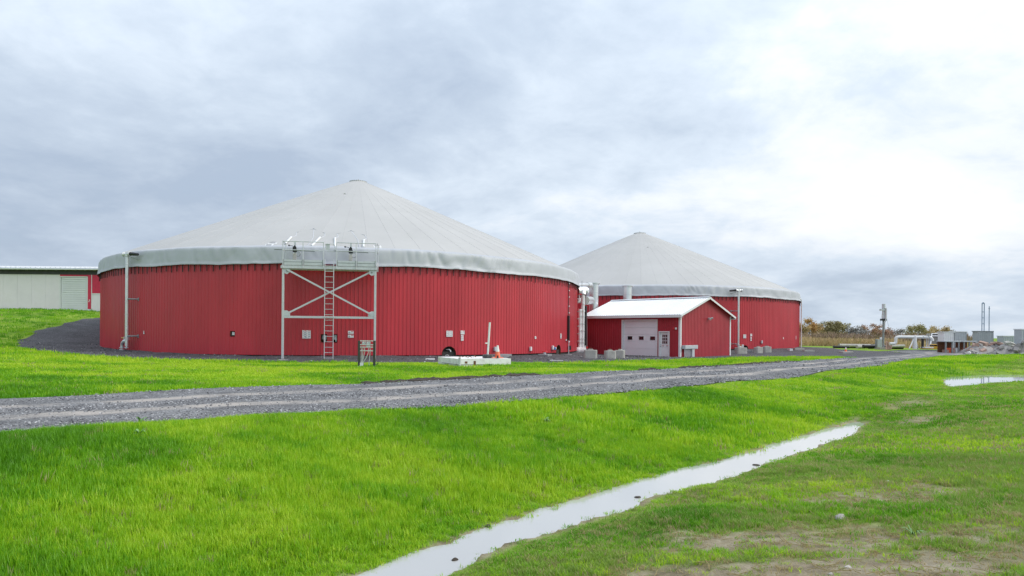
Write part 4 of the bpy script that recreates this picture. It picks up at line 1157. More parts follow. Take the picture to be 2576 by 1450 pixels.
# scrubber columns behind the pump house
for px, d, yt, lb in ((1493, 60.0, 715, 'taller silver column with flanged lid left of the white roof'), (1578, 63.5, 721.5, 'silver column with flanged lid rising behind the white roof')):
    c = P(px, yt, d); zg = hz(c.x, c.y)
    T = thing('scrubber_column', lb, 'column', (c.x, c.y, zg), 0, 'silver columns behind the pump house')
    Hc = c.z - zg
    k = 8
    for i in range(k):
        z0, z1 = Hc * i / k, Hc * (i + 1) / k
        ring = MB().cyl((0, 0, z0 + .004), (0, 0, z1 - .004), .41, n=28).build('shell_ring', 'steel', T)
        MB().cyl((0, 0, z1 - .02), (0, 0, z1 + .02), .417, n=28, caps=False).build('seam_band', 'galv', ring)
    MB().cyl((0, 0, Hc), (0, 0, Hc + .04), .55, n=28).cyl((0, 0, Hc + .045), (0, 0, Hc + .09), .55, n=28).build('flange_lid', 'steel', T)

# ================================================================== UTILITY STAND
g0 = G(923, 923.5); s = g0.y / F
T = thing('utility_stand', 'low dark timber post stand with meter boxes and conduits on the lawn', 'stand', g0, rad(2))
w = 38 * s / 2; h = 66 * s
for x in (-w, w): MB().box(x - .05, x + .05, -.05, .05, -.2, h).build('post', 'timber_dark', T, bevel=.008, smooth=False)
for y in (530, 580, 610, 657):
    z = (865 - y) * .1953 * s
    ra = MB().box(-w + .05, w - .05, -.045, -.02, z - .02, z + .02).build('channel_rail', 'white_paint', T, smooth=False)
    for k in range(9):
        x = -w + .1 + k * (2*w - .2) / 8; MB().box(x - .012, x + .012, -.0485, -.0455, z - .008, z + .008).build('slot', 'black', ra, smooth=False)
for x, z0, z1 in ((-.135, .98, 1.09), (.06, .86, 1.09)):
    m_ = MB().box(x - .08, x + .08, -.018, .10, z0, z1).build('meter_box', 'grey_box', T, bevel=.012, smooth=False)
    MB().ball((x - .02, -.02, z1 - .04), .025, 8, 6, (1, .4, 1)).build('meter_eye', 'white_paint', m_)
for x0, x1 in ((-.24, -.25), (-.18, -.20), (-.10, -.21), (.07, -.15), (.14, .10)):
    MB().tube([(x0, .02, .85), (x0, .02, .62), (x0 * .6 + x1 * .4, .02, .4), (x1, .02, .2), (x1, .02, -.1)], .018, 7).build('conduit', 'galv', T)
MB().box(-.28, -.16, -.05, .05, -.02, .18).build('cable_guard', 'white_paint', T, smooth=False)
MB().box(-w - .08, w + .08, -.07, -.05, .0, .04).build('foot_rail', 'galv', T, smooth=False)

# ================================================================== WHITE FOOTING WITH CONE AND POST
K = Vector((-2.34, 29.5)); rzf = math.atan2(.43, .9)
zk = hz(K.x, K.y)
T = thing('concrete_footing', 'low white painted concrete footing beside the tank opening', 'footing', (K.x, K.y, zk), rzf)
FL, FW, FH = 2.55, 2.7, .37
bm = bmesh.new(); bmesh.ops.create_grid(bm, x_segments=26, y_segments=26, size=.5)
for v_ in bm.verts:
    v_.co = ((v_.co.x + .5) * FL, (v_.co.y + .5) * FW, FH - (.03 * float(fbm(v_.co.x * 9, v_.co.y * 9, 61, 3)) if 1 else 0) - (.05 if .9 < (v_.co.y + .5) * FW < 2.2 and .35 < (v_.co.x + .5) * FL < 2.2 else 0))
r_ = bmesh.ops.extrude_face_region(bm, geom=bm.faces[:])
for v_ in [q for q in r_['geom'] if isinstance(q, bmesh.types.BMVert)]: v_.co.z = -.3
bmesh.ops.recalc_face_normals(bm, faces=bm.faces)
me = bpy.data.meshes.new('slab'); bm.to_mesh(me); bm.free(); me.materials.append(M['concrete_white']); obj('slab', me, T)
MB().box(-.02, FL * .62, -.012, .0, .09, .105).build('crack', 'soil_dark', T, smooth=False)
MB().box(-.012, .0, -.02, FW * .8, .09, .105).build('crack', 'soil_dark', T, smooth=False)
MB().box(.30, .42, -.012, .0, .15, .24).build('broken_patch', 'rust', T, smooth=False)
MB().box(.72, .82, -.012, .0, .06, .26).build('broken_patch', 'rust', T, smooth=False)
for k in range(7):
    x, y = random.uniform(.3, 2.2), random.uniform(.9, 2.4); a = random.uniform(0, 3)
    MB().tube([(x, y, FH + .0), (x + .12 * math.cos(a), y + .12 * math.sin(a), FH + .05), (x + .25 * math.cos(a), y + .25 * math.sin(a), FH)], .014, 5).build('steel_scrap', 'rust', T)
MB().cyl((.02, -.10, -.1), (.02, -.10, .42), .055, n=12).build('corner_pipe', 'galv', T)
lo = lambda x, y, z=0: Vector((K.x, K.y, zk)) + Matrix.Rotation(rzf, 3, 'Z') @ Vector((x, y, z))
q = lo(1.58, .42, FH)
T = thing('marker_post', 'slightly leaning white marker post on a dark rubber base', 'post', q, rzf)
MB().cyl((0, 0, 0), (0, 0, .16), .25, .23, 20).build('rubber_base', 'rubber', T, bevel=.02)
MB().tube([(0, 0, .14), (.04, 0, .8), (.09, 0, 1.62)], .045, 10).build('pole', 'white_paint', T)
MB().box(-.12, -.02, -.03, .03, .64, .70).build('tag_plate', 'white_paint', T, smooth=False)
def cone(loc, lb, sc=1.0, rz=0.2):
    T = thing('traffic_cone', lb, 'traffic cone', loc, rz, 'traffic cones')
    MB().box(-.17*sc, .17*sc, -.17*sc, .17*sc, .0, .03*sc).build('base', 'cone_orange', T, bevel=.01, smooth=False)
    MB().cyl((0, 0, .03*sc), (0, 0, .30*sc), .14*sc, .095*sc, 20).build('body', 'cone_orange', T)
    MB().cyl((0, 0, .301*sc), (0, 0, .60*sc), .096*sc, .04*sc, 20).build('reflective_collar', 'cone_white', T)
cone(lo(2.06, .40, FH), 'traffic cone standing on the white concrete footing', .95)
q = lo(1.95, .22, FH)
T = thing('barrier_board', 'red and white striped barrier board lying beside the traffic cone', 'barrier', q, rzf)
for k in range(3): MB().box(-.28, .28, -.10 + k * .08, -.05 + k * .08, .0, .035).build('stripe', 'cone_orange' if k != 1 else 'cone_white', T, smooth=False)
MB().box(-.05, .02, -.13, -.101, .0, .12).build('hinge', 'black', T, smooth=False)

# grey plinths with red valve wheels along the wall
def plinth(px0, px1, ytop, pv, lb, d_off, rzx):
    p, rz, d = wall_frame(C1, (px0 + px1) / 2, None, d_off)
    zg = hz(p.x, p.y); L_ = (px1 - px0) * p.y / F
    zt = EYE + (yh(px0) - ytop) * p.y / F - zg
    T = thing('valve_plinth', lb, 'plinth', (p.x, p.y, zg), rz + rzx, 'concrete plinths along the tank')
    MB().box(-L_*.55, L_*.45, -.35, .35, -.3, zt).build('block', 'concrete_grey', T, bevel=.015, smooth=False)
    if pv is not None:
        x = (pv - (px0 + px1) / 2) * p.y / F
        v_ = MB().cyl((x, 0, zt), (x, 0, zt + .12), .10, n=12).build('valve', 'galv', T)
        MB().tube(arc((x, 0, zt + .17), .17, 0, 2*math.pi, 18, 'xy'), .03, 6).cyl((x - .17, 0, zt + .17), (x + .17, 0, zt + .17), .025, n=6).cyl((x, 0, zt + .1), (x, 0, zt + .19), .03, n=6).build('hand_wheel', 'red_valve', v_)
plinth(1221, 1277, 891, 1236, 'grey concrete plinth with red valve wheel behind the traffic cone', .5, rad(14))
plinth(1336, 1376, 891, 1351, 'grey concrete plinth with red valve wheel under the white box', .5, rad(18))
plinth(1397, 1434, 892, None, 'flat pale plinth in front of the small arched opening', .3, rad(10))
# precast concrete blocks
def block(px, py, wpx, hpx, lb, rz, L_=None, seed=1):
    g_ = G(px, py); s = g_.y / F; w, h = wpx * s, hpx * s; D = max(.55, w * .55)
    T = thing('concrete_block', lb, 'concrete block', g_, rz, 'precast concrete blocks')
    c = .09
    pl = [(-w/2 + c, -D/2), (w/2 - c, -D/2), (w/2, -D/2 + c), (w/2, D/2 - c), (w/2 - c, D/2), (-w/2 + c, D/2), (-w/2, D/2 - c), (-w/2, -D/2 + c)]
    MB().plate(pl, -.08, h).build('body', 'concrete', T, bevel=.02, smooth=False)
    MB().prism([(-w*.22, h), (w*.22, h), (w*.16, h + .07), (-w*.16, h + .07)], -D*.22, D*.22).build('key', 'concrete', T, bevel=.01, smooth=False)
    MB().tube([(-.10, 0, h + .05), (-.07, 0, h + .13), (.07, 0, h + .13), (.10, 0, h + .05)], .014, 6).build('lifting_loop', 'rust', T)
block(1486, 902, 33, 21, 'tilted concrete block at the foot of the pipe rack', rad(-8))
block(1535, 903, 27, 20, 'left concrete block of the pair before the garage door', rad(12))
block(1560, 901.5, 24, 20, 'right concrete block of the pair before the garage door', rad(-18))
block(1864, 890.5, 29, 15.5, 'concrete block under the white standpipe bend', rad(14))
block(1908, 889, 20, 15, 'left concrete block of the pair before the farther tank', rad(20))
block(1929, 887, 20, 14.5, 'right concrete block of the pair before the farther tank', rad(10))
def slab(px0, px1, py, hpx, lb, m='concrete', rz=0.0, dep=.6):
    g_ = G((px0 + px1) / 2, py); s = g_.y / F; w = (px1 - px0) * s
    o = MB().plate([(-w/2, -dep/2), (w*.47, -dep/2), (w/2, dep*.4), (-w*.46, dep/2)], -.05, hpx * s).build('slab', m, None, bevel=.008, smooth=False)
    o.name = 'loose_slab'; o.location = g_; o.rotation_euler = (0, 0, rz); tag(o, lb, 'slab', 'loose slabs on the gravel')
slab(1878, 1891, 887.5, 6, 'grey slab behind the block under the standpipe', 'concrete_grey')
slab(1997, 2021, 881.6, 5.5, 'pale slab at the right foot of the farther tank')
slab(2021, 2047, 885, 4, 'long thin pale slab right of the farther tank')
slab(1984, 1992, 883, 5, 'small white block before the farther tank', 'concrete_white')
slab(1071, 1094, 906, 3.5, 'white board lying on the gravel left of the footing', 'white_paint', .1, .35)
slab(700, 727, 906.5, 1, 'thin pale plank at the foot of the left platform post', 'concrete_white', .05, .15)
slab(1383, 1418, 908, 1.2, 'thin pale plank in the gravel before the small arched opening', 'concrete_white', .0, .15)
slab(160, 192, 897, .9, 'thin pale plank at the edge of the gravel on the left', 'white_paint', .2, .15)
# ================================================================== FARM BUILDING ON THE LEFT BANK
DB = 66.0
fx = lambda px: (px - 1288) / F * DB
fz = lambda py, px=120: EYE + (yh(px) - py) / F * DB
zb = fz(787, 200)
bx0, bx1 = -78.0, -36.2
T = thing('farm_building', 'long white farm building with roller door and dark eaves on the left bank', 'building', (fx(120), DB, zb))
ox = fx(120)
X_ = lambda px: fx(px) - ox
Z_ = lambda py: fz(py) - zb
wl = X_(150)
EO = .4; ze_ = fz(679.5) - zb
nwp = 24; x0 = bx0 - ox
ww = (wl - x0) / nwp
pm = MB().box(.006, ww - .006, 0, .15, -.6, ze_).mesh('wall_panel', 'shed_cream', bevel=.006, smooth=False)
for i in range(nwp): obj('wall_panel', pm, T, (x0 + i * ww, 0, 0))
MB().box(x0, X_(262), .16, .3, -.6, ze_ + .1).build('wall', 'shed_cream', T, smooth=False)
RD = MB().box(X_(152), X_(220), .10, .14, 0, Z_(697)).build('roller_door', 'door_white', T, smooth=False)
ns = 16; hs = Z_(698) / ns
smesh = MB().prism([(X_(154), .025), (X_(218), .025), (X_(218), hs - .025), (X_(154), hs - .025)], .02, .10).mesh('door_slat', 'door_white', bevel=.012, smooth=False)
for i in range(ns): obj('door_slat', smesh, RD, (0, 0, i * hs))
MB().box(X_(218), X_(220.5), -.03, .10, 0, Z_(696)).box(X_(150), X_(218), -.03, .10, Z_(697.5), Z_(695)).box(X_(150), X_(152), -.03, .10, 0, Z_(698)).build('door_frame', 'trim_white', RD, smooth=False)
MB().box(X_(150), X_(220.6), -.02, .15, Z_(695), Z_(689)).build('red_lintel', 'red_bright', T, smooth=False)
MB().box(X_(220.6), X_(229.5), -.04, .15, Z_(777), Z_(690)).build('red_pillar', 'red_bright', T, smooth=False)
MB().box(X_(224), X_(226.5), -.07, -.041, Z_(756), Z_(753.5)).box(X_(223), X_(225), -.07, -.041, Z_(759.5), Z_(757.5)).build('switch', 'white_paint', T, smooth=False)
MB().box(X_(220.6), X_(229.5), -.05, .15, -.4, Z_(777.5)).build('plinth', 'trim_white', T, smooth=False)
MB().box(X_(229.7), X_(231), -.06, .15, Z_(777), Z_(690)).build('corner_trim', 'trim_white', T, smooth=False)
for k in range(4):
    a = X_(231) + k * .3; MB().box(a + .004, a + .296, -.02, .15, Z_(737.5), Z_(689)).build('red_panel', 'red_bright', T, bevel=.01, smooth=False)
MB().box(X_(231), X_(262), -.05, .15, Z_(739.5), Z_(737.6)).build('trim_rail', 'trim_white', T, smooth=False)
for k in range(2):
    a = X_(231) + k * .6; MB().box(a + .006, a + .594, -.01, .15, -.4, Z_(739.6)).build('concrete_panel', 'shed_cream', T, smooth=False)
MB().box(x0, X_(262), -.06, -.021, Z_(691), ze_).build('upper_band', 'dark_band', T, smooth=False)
ev = MB().box(x0 - .4, X_(262) + .3, -EO, .15, ze_, ze_ + .04).build('eave_soffit', 'dark_band', T, smooth=False)
for k in range(44):
    xx = x0 + k * .95; MB().box(xx, xx + .07, -EO + .05, .1, ze_ - .05, ze_ - .001).build('soffit_rib', 'galv_dark', ev, smooth=False)
MB().box(x0 - .4, X_(262) + .3, -EO - .12, -EO, ze_ - .02, ze_ + .12).build('gutter', 'trim_white', T, bevel=.03, smooth=False)
rs_ = math.radians(6); zr = ze_ + .16
for k in range(30):
    a = x0 - .4 + k * 1.45
    r = MB(); r.add([(a, -EO - .14, zr), (a + 1.44, -EO - .14, zr), (a + 1.44, 9, zr + (9 + EO) * math.tan(rs_)), (a, 9, zr + (9 + EO) * math.tan(rs_))], [(0, 1, 2, 3)])
    for q in (.03, .51, .99): r.bar((a + q, -EO - .16, zr + .03), (a + q, 9, zr + .03 + (9 + EO) * math.tan(rs_)), .06, .06)
    r.build('roof_sheet', 'roof_white', T, smooth=False)
MB().box(x0, X_(262), 9.0, 9.2, -.6, ze_ + .9).box(X_(262) - .2, X_(262), .3, 9.0, -.6, ze_ + .1).build('back_wall', 'shed_cream', T, smooth=False)

# ================================================================== FAR RIGHT YARD
def at(px, py, d): return P(px, py, d)
def base(px, d):
    x = (px - 1288) / F * d; return Vector((x, d, hz(x, d)))
# flare stack
d = 82; b_ = base(2222, d); L_ = lambda px, py, dd=0: P(px, py, d + dd) - b_
T = thing('flare_stack', 'slim flare stack with drum head behind the gravel yard', 'flare stack', b_)
MB().cyl((0, 0, -.1), L_(2222, 806), .13, .11, 10).build('lower_mast', 'galv_dark', T)
MB().cyl(L_(2222, 806), L_(2222.5, 776), .17, .15, 10).build('upper_mast', 'galv', T)
MB().cyl(L_(2222.6, 777), L_(2222.6, 765), .21, .21, 16).build('burner_drum', 'galv', T)
MB().box(*[f for a, c in zip(L_(2216, 782, -.2), L_(2221, 778, .2)) for f in (min(a, c), max(a, c))]).build('igniter_box', 'galv', T, smooth=False)
MB().tube([L_(2227.5, 775, -.2), L_(2228.5, 779, -.2), L_(2228, 804, -.2), L_(2226, 812, -.2), L_(2225, 835, -.2)], [.12, .12, .1, .05, .04], 8).build('side_pipe', 'galv', T)
MB().box(*[f for a, c in zip(L_(2219, 807, -.25), L_(2225.5, 802.5, .25)) for f in (min(a, c), max(a, c))]).build('collar', 'black', T, smooth=False)
MB().tube([L_(2223, 776), L_(2243, 850)], .012, 4).build('guy_wire', 'galv_dark', T)
MB().tube([L_(2221, 776), L_(2207, 850, 3)], .012, 4).build('guy_wire', 'galv_dark', T)
MB().box(-.6, .5, -.4, .4, -.2, .3).build('foundation', 'concrete', T, smooth=False)
# control cabinet
d = 84; b_ = base(2213, d)
T = thing('control_cabinet', 'dark control cabinet at the foot of the flare stack', 'cabinet', b_)
MB().box(-.45, .45, -.25, .25, .15, 1.25).build('case', 'galv_dark', T, bevel=.02, smooth=False)
MB().box(-.42, .42, -.27, -.255, .2, 1.2).build('door', 'grey_box', T, bevel=.005, smooth=False)
MB().box(-.5, .5, -.3, .3, -.2, .15).build('foot', 'concrete', T, smooth=False)
MB().box(.05, .25, -.1, .1, 1.25, 1.5).build('lamp', 'white_paint', T, bevel=.02, smooth=False)
# gas pipe bridge
d = 78; b_ = base(2301, d); L_ = lambda px, py, dd=0: P(px, py, d + dd) - b_
T = thing('gas_pipe_bridge', 'white gas pipe arch on a splayed stand in the gravel yard', 'pipe', b_)
def bend(a, c, e, n=6):
    a, c, e = Vector(a), Vector(c), Vector(e); return [a * (1-t)**2 + c * 2*t*(1-t) + e * t*t for t in np.linspace(0, 1, n)]
pth = [L_(2238, 865)] + bend(L_(2246, 865), L_(2253.5, 865), L_(2253.5, 860)) + bend(L_(2253.5, 854), L_(2253.5, 848), L_(2262, 848)) + bend(L_(2334, 848.5), L_(2345, 848.5), L_(2345.5, 858))
mp_ = MB().tube(pth, .17, 12).build('gas_pipe', 'white_pipe', T)
for px in (2301, 2322, 2336): MB().cyl(L_(px - .8, 848.2), L_(px + .8, 848.2), .22, n=12).build('flange', 'galv', mp_)
MB().cyl(L_(2301, 878), L_(2301, 849), .22, n=14).build('drop_pipe', 'white_pipe', T)
for px in (2287.5, 2309): MB().tube([L_(2299 if px < 2300 else 2303, 852), L_(px, 877.5, -.4 if px < 2300 else .3)], .07, 8).build('stand_leg', 'white_pipe', T)
MB().cyl(L_(2321, 876.5, .2), L_(2321, 850, .2), .14, n=8).build('black_post', 'black', T)
MB().cyl(L_(2331.5, 874, .2), L_(2331.5, 850, .2), .06, n=8).cyl(L_(2337, 872, .2), L_(2337, 851, .2), .06, n=8).build('thin_post', 'galv', T)
MB().cyl(L_(2335, 848), L_(2335, 839.5), .17, .22, 10).build('vent_head', 'concrete', T)
MB().box(*[f for a, c in zip(L_(2327, 876, -.4), L_(2337, 873, .5)) for f in (min(a, c), max(a, c))]).build('foot_plate', 'white_pipe', T, smooth=False)
# black louvred machine on yellow skid
d = 80; b_ = base(2353, d); L_ = lambda px, py, dd=0: P(px, py, d + dd) - b_
T = thing('cooling_unit', 'tilted black radiator panel on a yellow skid at the yard end', 'machine', b_)
q = [L_(2344, 840, .8), L_(2365, 840, .8), L_(2360, 868, -.2), L_(2341, 868, -.2)]
MB().add([p for p in q] + [p + Vector((0, .25, .05)) for p in q], [(0,1,2,3),(7,6,5,4),(0,4,5,1),(1,5,6,2),(2,6,7,3),(3,7,4,0)]).build('radiator', 'black', T, smooth=False)
for a, c in (((2344, 840), (2365, 840)), ((2343.2, 846), (2364.2, 846)), ((2365, 840), (2360, 868)), ((2344, 840), (2341, 868))):
    MB().tube([L_(*a, .75 if a[1] < 843 else .55), L_(*c, .75 if c[1] < 843 else (.55 if c[1] < 850 else -.3))], .07, 6).build('frame_bar', 'galv', T)
MB().box(*[f for a, c in zip(L_(2338, 879, -.9), L_(2367, 872, .9)) for f in (min(a, c), max(a, c))]).build('skid', 'yellow', T, bevel=.03, smooth=False)
for k, px in enumerate((2341, 2348, 2356)):
    MB().box(*[f for a, c in zip(L_(px, 872, -.6), L_(px + 5, 866 + k, .3)) for f in (min(a, c), max(a, c))]).build('engine_block', ('yellow', 'galv_dark', 'black')[k], T, bevel=.04, smooth=False)
MB().tube([L_(2336, 870, -.6), L_(2346, 869, -.6), L_(2350, 872, -.6)], .08, 8).build('hose', 'black', T)
# cone on a pad
g_ = G(2128, 889)
s = g_.y / F
o = MB().plate([(-12.8*s, -.45), (12.8*s, -.45), (12.8*s, .45), (-12.8*s, .45)], -.1, 4.4 * s).build('concrete_pad', 'concrete', None, bevel=.02, smooth=False)
o.location = g_; tag(o, 'low concrete pad carrying the farther traffic cone by the track', 'pad')
cone(g_ + Vector((0, 0, 4.4 * s)), 'traffic cone on the low pad beyond the track', .95 * 11 * s / .57, .4)
# pipe pile
rnd = random.Random(4)
for k in range(9):
    px0 = 2096 + k * 15; d = 86 + rnd.uniform(-2, 5); b_ = base(px0, d)
    Ln = rnd.uniform(1.6, 4.6); r = rnd.uniform(.10, .24); a = rnd.uniform(-.25, .25)
    blk = k % 3 != 1
    o = MB().tube([(0, 0, 0), (Ln * math.cos(a), Ln * math.sin(a), rnd.uniform(-.05, .15))], r, 10).build('drain_pipe', 'black' if blk else 'concrete', None)
    o.location = b_ + Vector((0, 0, r + .12 * (k % 2))); tag(o, ('black' if blk else 'pale grey') + ' pipe in the heap left of the flare stack, %s from the left' % ['first', 'second', 'third', 'fourth', 'fifth', 'sixth', 'seventh', 'eighth', 'ninth'][k], 'pipe', 'pipes heaped by the flare stack')
    MB().cyl((0, 0, 0), (.18 * math.cos(a), .18 * math.sin(a), 0), r * 1.18, n=10).build('socket', 'black' if blk else 'concrete', o)
# leaning boards
b_ = base(2233, 81)
T = thing('stacked_boards', 'pinkish boards leaning beside the white gas pipe', 'boards', b_)
for k in range(5):
    x = -.35 + k * .17; MB().bar((x, -.3 + .05*k, 0), (x + .25, .1, 1.0 + .1 * rnd.random() - .08*k), .05, .18, (0, 1, 0)).build('board', 'pink_rubble', T, smooth=False)
# containers, tanks and masts at the right end
def box_unit(px0, px1, y0, y1, d, m, lb, name='container', ribs=6, roof='trim_white'):
    b_ = base((px0 + px1) / 2, d); s = d / F; w = (px1 - px0) * s; zt = P((px0+px1)/2, y0, d).z - b_.z
    T = thing(name, lb, 'container', b_, rad(-6), 'storage units at the yard end')
    D = 1.2
    MB().box(-w/2, w/2, 0, D, -.2, zt).build('shell', m, T, bevel=.02, smooth=False)
    for k in range(ribs):
        x = -w/2 + (k + .5) * w / ribs; MB().box(x - w/ribs*.3, x + w/ribs*.3, -.04, -.001, .1, zt - .12).build('side_panel', m, T, bevel=.01, smooth=False)
    MB().box(-w/2 - .06, w/2 + .06, -.06, D + .06, zt, zt + .1).build('roof_rim', roof, T, smooth=False)
    MB().box(w/2 - .08, w/2 + .03, -.05, .05, 0, zt).build('corner_post', 'galv_dark', T, smooth=False)
    return T, w, zt
box_unit(2374, 2400, 837, 888, 74, 'white_paint', 'white storage container nearest the cooling unit', ribs=5)
box_unit(2403, 2430, 836, 888, 78, 'grey_box', 'grey storage container right of the white one', ribs=7)
box_unit(2462, 2497, 835, 888, 80, 'silo_green', 'grey green square silo under the tall twin mast', ribs=8, roof='galv_dark')
box_unit(2524, 2556, 847, 888, 84, 'grey_box', 'low pale container far right', ribs=6)
box_unit(2569, 2600, 830, 888, 76, 'grey_box', 'tall grey unit at the right edge of the picture', ribs=5)
for (pxs, yt, d, lb) in (((2470, 2475.5), 763, 81, 'tall twin pole mast joined at the top above the silo'), ((2488,), 769, 83, 'tall single thin mast right of the twin mast')):
    b_ = base(pxs[0], d); L_ = lambda px, py: P(px, py, d) - b_
    T = thing('mast', lb, 'mast', b_, 0, 'thin masts at the yard end')
    for px in pxs: MB().tube([(L_(px, 0).x, 0, 0), L_(px, yt + 2)], .05, 6).build('pole', 'mast_blue', T)
    if len(pxs) == 2:
        MB().tube(bend(L_(pxs[0], yt + 2), (L_(2472.7, yt).x, 0, L_(2472.7, yt - 4).z), L_(pxs[1], yt + 2)), .07, 6).build('top_bow', 'mast_blue', T)
        for y in (785, 800, 815): MB().tube([L_(pxs[0], y), L_(pxs[1], y)], .04, 5).build('rung', 'mast_blue', T)
    else: MB().tube([L_(2486, 777), L_(2490, 777)], .04, 5).build('cross_arm', 'mast_blue', T)
# low sheds with orange openings and heaps of rubble
for k, (px0, px1, lb) in enumerate(((2378, 2412, 'low open shed with rusty load below the white container'), (2424, 2452, 'low open shed with rusty load right of the first shed'))):
    b_ = base((px0 + px1) / 2, 69); w = (px1 - px0) * 69 / F
    T = thing('open_shed', lb, 'shed', b_, rad(-4), 'low sheds at the yard end')
    MB().box(-w/2 - .1, w/2 + .1, -.2, 1.4, 1.15, 1.27).build('roof', 'grey_box', T, bevel=.02, smooth=False)
    for x in (-w/2 + .06, w/2 - .06, 0): MB().box(x - .06, x + .06, -.1, .02, -.1, 1.15).build('post', 'galv_dark', T, smooth=False)
    MB().box(-w/2, w/2, 1.3, 1.38, -.1, 1.15).build('back_wall', 'rust', T, smooth=False)
    for j in range(4):
        x = -w/2 + .2 + j * (w - .4) / 3.2; MB().box(x, x + w/5, .1, .9, -.1, .35 + .2 * (j % 2)).build('load', ('pink_rubble', 'cone_orange', 'pink_rubble', 'concrete_white')[j], T, bevel=.04, smooth=False)
def heap(px, d, w, h, n, m2, lb, seed):
    rn = random.Random(seed); b_ = base(px, d)
    T = thing('rubble_heap', lb, 'rubble heap', b_, 0, 'rubble heaps at the yard end')
    mb = MB(); nu, nv = 22, 7
    for j in range(nv):
        f = j / (nv - 1)
        for i in range(nu):
            a = 2 * math.pi * i / nu; r = (1 - f) * (.85 + .35 * float(vnoise(math.cos(a) * 2 + seed, math.sin(a) * 2 + f * 2, 5)))
            mb.v.append((w/2 * r * math.cos(a), .35 * w * r * math.sin(a), -.15 + h * (math.sin(f * math.pi / 2)) * (.8 + .3 * rn.random())))
    for j in range(nv - 1):
        for i in range(nu): mb.f.append((j*nu+i, j*nu+(i+1) % nu, (j+1)*nu+(i+1) % nu, (j+1)*nu+i))
    mb.build('mound', 'grey_rubble', T, smooth=False)
    for k in range(n):
        a = rn.uniform(math.pi, 2*math.pi); r = rn.uniform(.1, 1); s = rn.uniform(.10, .38)
        z = h * (1 - r) * 1.05
        c = MB().box(-s, s, -s*.6, s*.6, -s*.45, s*.45); c.v = [(x * rn.uniform(.7, 1.2), y * rn.uniform(.7, 1.2), zz * rn.uniform(.7, 1.2)) for x, y, zz in c.v]
        o = c.build('rubble_chunk', m2 if rn.random() < .6 else 'grey_rubble', T, bevel=.02, smooth=False)
        o.location = (w/2 * r * math.cos(a), .35 * w * r * math.sin(a), z); o.rotation_euler = (rn.uniform(-.6, .6), rn.uniform(-.6, .6), rn.uniform(0, 3))
heap(2465, 68, 4.2, 1.15, 22, 'pink_rubble', 'pinkish rubble heap below the grey green silo', 1)
heap(2505, 70, 3.4, 1.3, 16, 'pink_rubble', 'rubble heap right of the silo with mixed brown chunks', 2)
heap(2537, 67, 3.6, 1.2, 16, 'concrete', 'pale grey rubble heap before the low container', 3)
heap(2578, 66, 3.2, 1.4, 14, 'grey_rubble', 'dark rubble heap at the right picture edge', 4)
heap(2440, 64, 1.8, .45, 8, 'concrete_white', 'small low heap of white rubble at the lawn edge', 5)

# ================================================================== TREES
def tree(px, ytop, d, width, leaf, lb, density, seed):
    rn = random.Random(seed); b_ = base(px, d); Ht = P(px, ytop, d).z - b_.z
    T = thing('tree', lb, 'tree', b_, 0, 'autumn trees along the far field edge')
    tips = []
    br = MB()
    lean = rn.uniform(-.05, .05)
    stems = rn.choice((1, 2, 2))
    for s_ in range(stems):
        off = (s_ - (stems - 1) / 2) * .5
        pts = [Vector((off * (1 + f * 2.2) + lean * Ht * f + rn.uniform(-.08, .08), rn.uniform(-.1, .1), Ht * .92 * f - .2)) for f in np.linspace(0, 1, 6)]
        br.tube(pts, [.20 - .035 * i for i in range(6)], 6)
        for k in range(9):
            f = rn.uniform(.22, .95); i = min(4, int(f * 5)); p = pts[i].lerp(pts[i+1], f * 5 - i)
            a = rn.uniform(0, 2*math.pi); ln = width * .5 * rn.uniform(.45, 1.0) * (1.15 - .6 * f)
            q = p + Vector((math.cos(a) * ln, math.sin(a) * ln, ln * rn.uniform(.35, .95))); q.z = min(q.z, Ht * 1.0)
            m_ = p.lerp(q, .5) + Vector((0, 0, -.08 * ln))
            br.tube([p, m_, q], [.07, .05, .02], 4); tips += [m_.lerp(q, .4), q]
            for _ in range(4):
                t_ = m_.lerp(q, rn.random()); u_ = t_ + Vector((rn.uniform(-.6, .6), rn.uniform(-.6, .6), rn.uniform(.1, .8))); u_.z = min(u_.z, Ht * 1.03)
                br.tube([t_, u_], [.03, .012], 3); tips.append(u_)
    br.build('trunk', 'bark', T)
    vs, fs = [], []
    n_ = int(density * 2.6 * len(tips))
    for k in range(n_):
        c = rn.choice(tips); rr_ = rn.gauss(0, .42)
        p = Vector((c.x + rn.gauss(0, .38), c.y + rn.gauss(0, .38), c.z + rn.gauss(0, .32)))
        if p.z < Ht * .16: continue
        s_ = rn.uniform(.10, .24); a = Vector((rn.gauss(0, 1), rn.gauss(0, 1), rn.gauss(0, 1))).normalized(); e1 = a.orthogonal().normalized(); e2 = a.cross(e1)
        o_ = len(vs); vs += [p + e1*s_, p + e2*s_*.7, p - e1*s_, p - e2*s_*.7]; fs.append((o_, o_+1, o_+2, o_+3))
    MB().add(vs, fs).build('crown', leaf, T, smooth=False)
X7 = lambda c: 1981.4 + c * .1587
Y7 = lambda c: 723.4 + c * .1587
